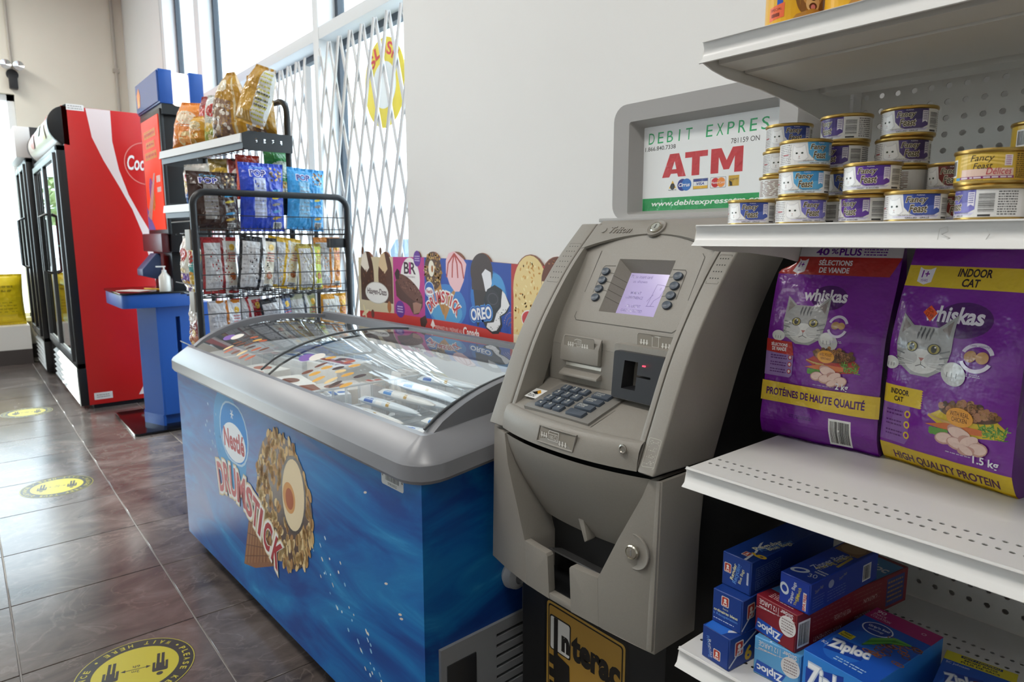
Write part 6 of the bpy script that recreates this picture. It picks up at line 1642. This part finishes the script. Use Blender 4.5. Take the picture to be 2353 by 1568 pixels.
B('snack_bag', 'olive gold bag behind the brown popcorn bag', (-3.45, 1.045, 1.379), R(50), .16, .215, .07, '#6a5620', front_design(['#5a2f20','#7a6428','#8a7228'], None, '#e0b83a'), 14)
B('snack_bag', 'black and white bag behind the brown popcorn bag', (-3.335, 1.085, 1.379), R(75), .12, .205, .07, '#2a2426', front_design(['#2a2426','#3a2a2c','#8a2f2c'], None, '#e6e2dc'), 15)
B('snack_bag', 'red bag poking up behind the blue popcorn bag', (-3.245, 1.090, 1.379), Q, .115, .215, .07, '#b8331f', front_design(['#b8331f','#c84a2a','#a82a1c'], None, '#e9c23a'), 16)
B('snack_bag', 'green bag behind the royal blue popcorn bag', (-3.235, 1.228, 1.379), Q, .14, .245, .07, '#2f8a46', front_design(['#e6e4d8','#2f8a46','#2f8a46'], None, '#d9e4d0'), 17)
f45 = R(38)
for lab, x, y, z, w, h, col, des, sd, tl in [
    ('orange puffed snack bag at the far end of the top shelf', -3.93,1.015,1.664,.20,.235,'#e0822c',front_design(['#e0822c','#e6893a','#e58a30'],None,'#f6e2c4','#eea860'),21,6),
    ('dark red bag with white corner on the top shelf', -3.74,1.085,1.662,.17,.255,'#9a2c26',front_design(['#a8332a','#a03028','#8f2a26'],None,'#c8443a','#2f8a4a'),22,2),
    ('small gold bag in front of the ridged chip bag', -3.655,.998,1.664,.10,.14,'#d89a2a',front_design(['#d08a24','#e0a83a'],None,'#e9d9b0'),23,-3),
    ('silver and green ridged chip bag on the top shelf', -3.55,1.06,1.662,.16,.235,'#b9bcb4',front_design(['#9aa03a','#b8b8a8','#cfd0cc'],None,'#b8322c','#c9a83a'),24,0),
    ('tall gold tortilla bag with clear window on the top shelf', -3.375,1.055,1.664,.19,.30,'#b98a2a',gold_design(True),25,2),
    ('second gold tortilla bag behind the tall one', -3.205,1.155,1.664,.15,.275,'#b98a2a',gold_design(True),26,-6),
    ('gold bag tilting outward with silver back on the top shelf', -3.125,1.065,1.688,.150,.245,'#c79a3c',gold_design(False),27,20)]:
    B('snack_bag', lab, (x, y, z), f45, w, h*1.06, .095, col, des, sd, tilt=tl, lean=-4, peak={21:.35,22:.15,23:.5,24:.25,25:.75,26:.35,27:.3}[sd])
for lab, x, y, z, w, h, col, des, sd in [
    ('white, yellow and blue bag on the aisle side of the rack', -3.80,1.015,1.379,.17,.215,'#e0ddd6',front_design(['#2f62a8','#d9b84a','#ece8e0'],None,'#c8333a'),31),
    ('cream and purple bag on the aisle side beside the upper tag', -3.290,.815,.972,.11,.250,'#d9d0c4',front_design(['#7a58a8','#e0dccf','#ece4dc'],None,'#b8392e','#c9922c'),32),
    ('yellow and teal bag on the aisle side of the rack', -3.185,.815,.972,.08,.240,'#c9a83a',front_design(['#c9a83a','#3f9a98','#e2d27a'],None,'#b8392e'),33),
    ('maroon and silver bag on the aisle side of the lower shelf', -3.235,.815,.698,.13,.240,'#8a2f2c',front_design(['#a85a2a','#7a2428','#cfcdca'],None,'#e6e0da'),34)]:
    B('snack_bag', lab, (x, y, z), R(28) if z > 1.2 else R(4), w, h, .08 if z > 1.2 else .042, col, des, sd)

# ------------------------------------------------------------------ lottery play stand
def play_stand():
    k = thing('play_stand', 'blue and red self-service stand with tall screen and desk', 'kiosk', (-4.6, .75, 0))
    blue = mat('stand_blue', '#1d4f9e', .35); dk = mat('stand_black', '#17181b', .35); mar = mat('stand_maroon', '#5a2228', .35)
    MB().prism(rrect(-.64, 0, .05, .56, .03), lambda x, y, q: (x, y, .018*q)).build('base_plate', mat('gloss_black', '#101011', .12), k, bevel=.003)
    col = [( -.35,.52),(-.36,.20)] + [(-.20-.16*math.cos(R(9*t)), .20-.085*math.sin(R(9*t))) for t in range(1,10)] + [(-.05,.19),(-.05,.20),(-.10,.20),(-.10,.52)]
    MB().prism(col, lambda x, y, q: (x, y, .018+.785*q)).build('pedestal', blue, k, angle=30)
    MB().prism([(x*1.04, y-.004) for x, y in col], lambda x, y, q: (x, y, .018+.07*q)).build('plinth_band', blue, k, angle=30)
    MB().prism_hole([(.199,.088),(.52,.088),(.52,.803),(.199,.803)], [[(.300,.30),(.325,.30),(.325,.72),(.300,.72)]], lambda y, z, q: (-.05-.052*q, y, z)).build('slotted_side', blue, k, weld=True, smooth=False)
    MB().prism(rrect(-.60, 0, 0, .45, .045), lambda x, y, q: (x, y, .79+.085*q)).build('desk_apron', blue, k, bevel=.004)
    MB().prism(rrect(-.61, -.008, .008, .45, .05), lambda x, y, q: (x, y, .874+.012*q)).build('desk_top', mat('desk_gloss', '#141315', .12), k, bevel=.002)
    MB().box(-.53,.30,.884,-.03,.52,1.13).box(-.53,.285,1.13,.06,.52,1.95).build('tower', dk, k, bevel=.006)
    MB().box(-.50,.235,1.13,.03,.28,1.245).build('lower_bezel', mar, k, bevel=.006)
    MB().prism([(.262,.95),(.15,.98),(.15,1.02),(.235,1.12),(.262,1.12)], lambda y, z, q: (-.30+.16*q, y, z)).build('ticket_reader', mat('reader_blue', '#33456e', .4), k, bevel=.006)
    MB().box(-.46,.270,1.24,.065,.292,1.985).build('screen_frame', dk, k, bevel=.003)
    MB().box(-.42,.264,1.27,.035,.272,1.955).build('screen', mat('screen_red', '#e8452c', .2, emit=.45), k, smooth=False)
    p = Print(.2)
    for i, (a, b) in enumerate(((.83,.90),(.74,.80),(.64,.71))): p.rect(-.36+.04*(i == 1), 1.27+.685*a, -.04-.04*(i == 1), 1.27+.685*b, '#f0962c'); p.smalltext(-.34+.04*(i == 1), 1.27+.685*(a+.015), -.06-.04*(i == 1), 1.27+.685*(b-.015), 1, '#e8602c', i, .6)
    p.poly([(-.42,1.27),(-.22,1.27),(-.42,1.42)], '#4a7fd8'); p.ell(-.25,1.50,.06,.10,'#7a58b0',10); p.ell(-.22,1.46,.05,.07,'#e8963a'); p.rect(-.1,1.56,.0,1.60,'#f4e2dc'); p.rect(-.1,1.50,.0,1.53,'#f4e2dc'); p.poly([(-.40,1.36),(-.16,1.62),(-.12,1.62),(-.3,1.33)], '#d8b8b0')
    p.build('screen_picture', plane((0,.2635,0),(1,0,0),(0,0,1)), k, eps=.0006)
    hdr = MB().box(-.50,.27,2.01,.10,.345,2.205).box(-.50,.44,2.01,.10,.52,2.205); hdr.build('header', blue, k, bevel=.006)
    MB().box(-.495,.345,2.0,.106,.44,2.195).build('header_light', mat('header_glow', '#fff1e6', .4, emit=1.6), k, bevel=.02)
    MB().box(-.49,.262,2.02,.09,.272,2.195).build('header_face', mat('header_blue_gloss', '#1d4f9e', .12), k, smooth=False)
    p = Print(.3); p.poly([(-.45,2.05),(-.38,2.05),(-.36,2.12),(-.40,2.17),(-.46,2.13)], '#f08a3a'); p.poly([(-.43,2.06),(-.39,2.06),(-.40,2.14)], '#f6c24a'); p.build('flame_mark', plane((0,.2615,0),(1,0,0),(0,0,1)), k, eps=.0006)
    MB().box(-.50,.28,1.95,.09,.51,2.01).build('neck', dk, k)
play_stand()
def desk_items():
    j = thing('dispenser_bottle', 'small clear pump bottle standing on the blue desk', 'bottle', (-4.655, 1.005, .886))
    MB().lathe([(0,.002),(.032,0),(.034,.01),(.034,.09),(.018,.11),(.014,.12),(0,.12)], 20).build('bottle', mat('clear_plastic', '#d8d4cc', .12, spec=.8), j)
    MB().lathe([(.013,.118),(.014,.13),(.005,.135),(.005,.155),(0,.155)], 14).box(-.006,-.045,.150,.006,.01,.158).build('pump', mat('pump_white', '#f0f0ee', .3), j)
    tag(MB().box(-.09,-.06,0,.09,.06,.003).build('leaflet', mat('leaflet_white', '#eae4dc', .4), None, (-4.80, .86, .886), (0,0,R(35))), 'white leaflet lying on the dark desk top', 'leaflet')
    tag(MB().tube([(0,0,0),(.17,.02,0)], .005, 6).build('pencil', mat('pencil_yellow', '#e0b42c', .4), None, (-4.85, .925, .8942), (0,0,R(20))), 'yellow pencil lying across the dark desk top', 'pencil')
desk_items()

# ------------------------------------------------------------------ drink coolers
def drink_cooler(label, x0, x1, yf, yb, h, side_mat, header, red):
    c = thing('drink_cooler', label, 'cooler', (x0, yf, 0))
    W, D = x1-x0, yb-yf; bk = mat('cooler_black', '#141517', .35); wh = mat('cooler_white_inside', '#e9eceb', .5)
    b = MB().box(W-.03,.05,.03,W,D,h).box(0,.05,.03,.03,D,h).box(.031,D-.03,.035,W-.031,D-.001,h-.052).box(.031,.051,h-.05,W-.031,D-.001,h-.001).box(.031,.051,.035,W-.031,D-.032,.34)
    b.build('cabinet', side_mat, c, bevel=.004)
    MB().box(.03,D-.05,.34,W-.03,D-.03,h-.05).build('inner_back', mat('cooler_white_inside'), c, smooth=False)
    MB().box(.04,.08,0,W-.015,D-.05,.034).build('kick_plate', bk, c, smooth=False)
    zt = h-.26
    MB().box(W-.062,.0,.30,W,.055,zt).box(0,0,.30,.05,.055,zt).box(0,0,.30,W,.055,.34).box(0,0,zt-.04,W,.055,zt).build('door_surround', bk, c, bevel=.006)
    n = 2
    for i in range(n):
        a, e = .05+(W-.112)/n*i, .05+(W-.112)/n*(i+1)
        d = MB().box(a+.004,-.018,.345,a+.045,.02,zt-.045).box(e-.045,-.018,.345,e-.004,.02,zt-.045).box(a+.045,-.018,.345,e-.045,.02,.40).box(a+.045,-.018,zt-.09,e-.045,.02,zt-.045)
        dr = d.build('door', mat('door_grey', '#3f4144', .35) if red else bk, c, bevel=.004)
        MB().box(a+.043,-.004,.395,e-.043,.004,zt-.085).build('door_glass', glass_mat('cooler_glass', '#d6e4e0', 1.5), dr, smooth=False)
        hx = e-.06 if i == 0 else a+.06
        MB().tube([(hx,-.018,.95),(hx,-.06,.97),(hx,-.06,1.38),(hx,-.018,1.40)], .011, 8).build('handle', bk, dr)
    for q in range(5): MB().box(.06,.05,.55+.30*q,W-.06,D-.06,.562+.30*q).build('inner_shelf', wh, c, smooth=False)
    g = MB().box(W-.062,.0,.03,W,.055,.30).build('grille_post', bk, c, bevel=.004)
    for q in range(6): MB().prism([(.0,.035+.042*q),(.035,.065+.042*q),(.038,.060+.042*q),(.003,.030+.042*q)], lambda y, z, kk: (.02+(W-.09)*kk, y, z)).build('grille_slat', mat('grille_grey', '#c4c7c8', .4), c)
    # bulging header
    if header == 'round':
        prof = [(.08,zt+.002)] + [(.08-.115*math.sin(R(a_)), zt+.13-.128*math.cos(R(a_))) for a_ in range(20,165,12)] + [(.08,h+.012),(.085,h+.012),(.085,zt+.002)]
        MB().prism(prof, lambda y, z, kk: (W-.045+.045*kk, y, z)).build('header_cap', bk, c, bevel=.003)
        MB().prism(prof, lambda y, z, kk: (.045*kk, y, z)).build('header_cap', bk, c, bevel=.003)
        MB().prism([(y+.004, z) for y, z in prof], lambda y, z, kk: (.045+(W-.09)*kk, y, z)).build('header_front', mat('header_print', '#e6d8cc', .25), c)
        p = Print(.3); p.ell(W*.3,.06,.14,.05,'#c8322c'); p.ell(W*.6,.09,.12,.04,'#7aa04a'); p.ell(W*.8,.05,.10,.05,'#e0c04a'); p.ell(W*.92,.11,.06,.03,'#c8322c')
        p.build('header_picture', lambda u, v: ((u, .084-.115*math.sin(R(60+v*500)), zt+.13-.128*math.cos(R(60+v*500))), (0,-1,0)), c, eps=.001, cuts=(0,6), base=6)
    else:
        MB().box(0,-.06,zt,W,.06,h).build('header_box', mat('header_white', '#f2efec', .4), c, bevel=.01)
    if red:
        q = Print(.3)
        Lp = [(.783,2.138),(.807,1.942),(.864,1.79),(.946,1.615),(1.019,1.448),(1.069,1.283),(1.105,1.085),(1.135,.9),(1.16,.7),(1.17,.5)]
        Rp = [(1.19,.5),(1.20,.7),(1.19,.9),(1.185,1.1),(1.132,1.269),(1.066,1.408),(1.002,1.557),(.955,1.73),(.928,1.927),(.931,2.138)]
        q.poly([(y-yf, z*h/2.14) for y, z in Lp+Rp], '#ead9d8')
        q.rings(1.13-yf,1.75,.14,.15,.007,'#e2837c',40)
        q.text('Coca-Cola', 1.010-yf,1.70,1.29-yf,1.805,'#f2eceb', italic=.25, bold=.02)
        q.rect(.672-yf,2.075,.775-yf,2.115,'#ece9e6'); q.smalltext(.68-yf,2.08,.765-yf,2.11,2,'#a8a4a0',2,.4); q.rect(.675-yf,.065,.79-yf,.115,'#dcd8d4'); q.smalltext(.69-yf,.075,.775-yf,.105,2,'#8a8884',4,.4)
        q.poly([(.96-yf,.065),(1.06-yf,.25),(1.3-yf,.40),(1.33-yf,.065)], '#e4d6d4')
        q.build('side_graphics', plane((W,0,0),(0,1,0),(0,0,1)), c, eps=.0008)
    return c
RED_SIDE = mat('cooler_red', '#c5201f', .3)
drink_cooler('red-sided two-door drink cooler with white ribbon graphic and black header', -7.10, -5.53, .59, 1.38, 2.10, RED_SIDE, 'round', True)
drink_cooler('black two-door drink cooler with white header box beside the red one', -8.15, -7.20, .54, 1.30, 2.16, mat('cooler_side_grey', '#2a2b2e', .4), 'box', False)

# ------------------------------------------------------------------ yellow sacks on the low ledge by the end window
led = MB().box(-8.4, -4.9, 0, -8.02, .50, .375).build('trim_ledge', mat('ledge_white', '#e6e3de', .6), smooth=False); tag(led, kind='structure')
tag(MB().box(-8.02, -4.9, 0, -8.005, .50, .145).build('baseboard_ledge', mat('dark_baseboard'), smooth=False), kind='structure')
def sack_design(w, h):
    p = Print(.3); X = lambda u: -w/2+w*u
    Z = lambda v: h*v
    p.rect(X(0),Z(0),X(1),Z(1),'#e8cc1c'); p.rect(X(0),Z(.18),X(1),Z(.55),'#d9c01a'); p.smalltext(X(.2),Z(.64),X(.8),Z(.80),2,'#a8941a',5,.5); p.smalltext(X(.15),Z(.24),X(.85),Z(.48),4,'#a89414',3,.3)
    return p
for i, (y, lab) in enumerate([(.28,'yellow plastic sack on the white ledge beside the black cooler'),(-.16,'yellow plastic sack on the white ledge, middle of three'),(-.60,'yellow plastic sack on the white ledge, furthest from the coolers')]):
    B('yellow_sack', lab, (-8.20, y, .372), Q, .42, .50, .15, '#e8cc1c', sack_design, 41+i, group='yellow sacks on the ledge')

# ------------------------------------------------------------------ floor distance stickers
def floor_sticker(x, y, lab, rz):
    s = thing('floor_sticker', lab, 'sticker', (x, y, 0), rz, 'distance stickers on the floor')
    MB().lathe([(.153,0),(.153,.0006),(0,.0006)], 64).build('vinyl', mat('sticker_black', '#2b2c2a', .35), s)
    p = Print(.35); Y = '#bdb130'
    p.rings(0,0,.1515,.1515,.0022,Y,56); p.ell(0,0,.110,.110,Y,0,56)
    def arctext(word, a0, step):
        for i, ch in enumerate(word):
            if ch == ' ': continue
            a = a0 - step*i; r_ = .131
            p.text(ch, r_*math.cos(a)-.0062, r_*math.sin(a)-.0085, r_*math.cos(a)+.0062, r_*math.sin(a)+.0085, Y, bold=.02, rot=math.degrees(a)-90, keep=(ch == 'I'), res=2)
    arctext('WAIT HERE', R(-128)+.172*0, -.172) if False else None
    arctext('PLEASE KEEP YOUR DISTANCE', R(205), .163)
    # lower words read along the bottom
    for i, ch in enumerate('WAIT HERE'):
        if ch == ' ': continue
        a = R(-90) + .165*(i-4); p.text(ch, .131*math.cos(a)-.0062, .131*math.sin(a)-.0085, .131*math.cos(a)+.0062, .131*math.sin(a)+.0085, Y, bold=.02, rot=math.degrees(a)+90, keep=(ch == 'I'), res=2)
    for a in (R(-143), R(-37)): p.ell(.131*math.cos(a), .131*math.sin(a), .004, .004, Y, 0, 10)
    K = '#2b2c2a'
    for cx in (-.062, .062):
        p.ell(cx,.048,.0085,.0085,K,0,16); p.rr(cx-.020,.018,cx+.020,.036,.006,K); p.rect(cx-.020,-.012,cx-.013,.024,K); p.rect(cx+.013,-.012,cx+.020,.024,K); p.rect(cx-.010,-.055,cx-.002,.03,K); p.rect(cx+.002,-.055,cx+.010,.03,K); p.rect(cx-.011,-.005,cx+.011,.03,K)
    p.line([(-.030,0),(.030,0)], .003, K); p.poly([(-.038,0),(-.026,.007),(-.026,-.007)], K); p.poly([(.038,0),(.026,-.007),(.026,.007)], K)
    p.text('2m', -.010,.006,.010,.018,K, bold=.01); p.text('6ft', -.010,-.019,.010,-.007,K, bold=.01)
    p.build('sticker_print', plane((0,0,.0006),(1,0,0),(0,1,0)), s, eps=.00007)
floor_sticker(-2.02, .283, 'round black and yellow distance sticker on the floor near the freezer front corner', R(-104))
floor_sticker(-3.87, .280, 'round yellow distance sticker on the floor level with the snack rack', R(-100))
floor_sticker(-5.72, .285, 'round yellow distance sticker on the floor in front of the red cooler', R(-98))
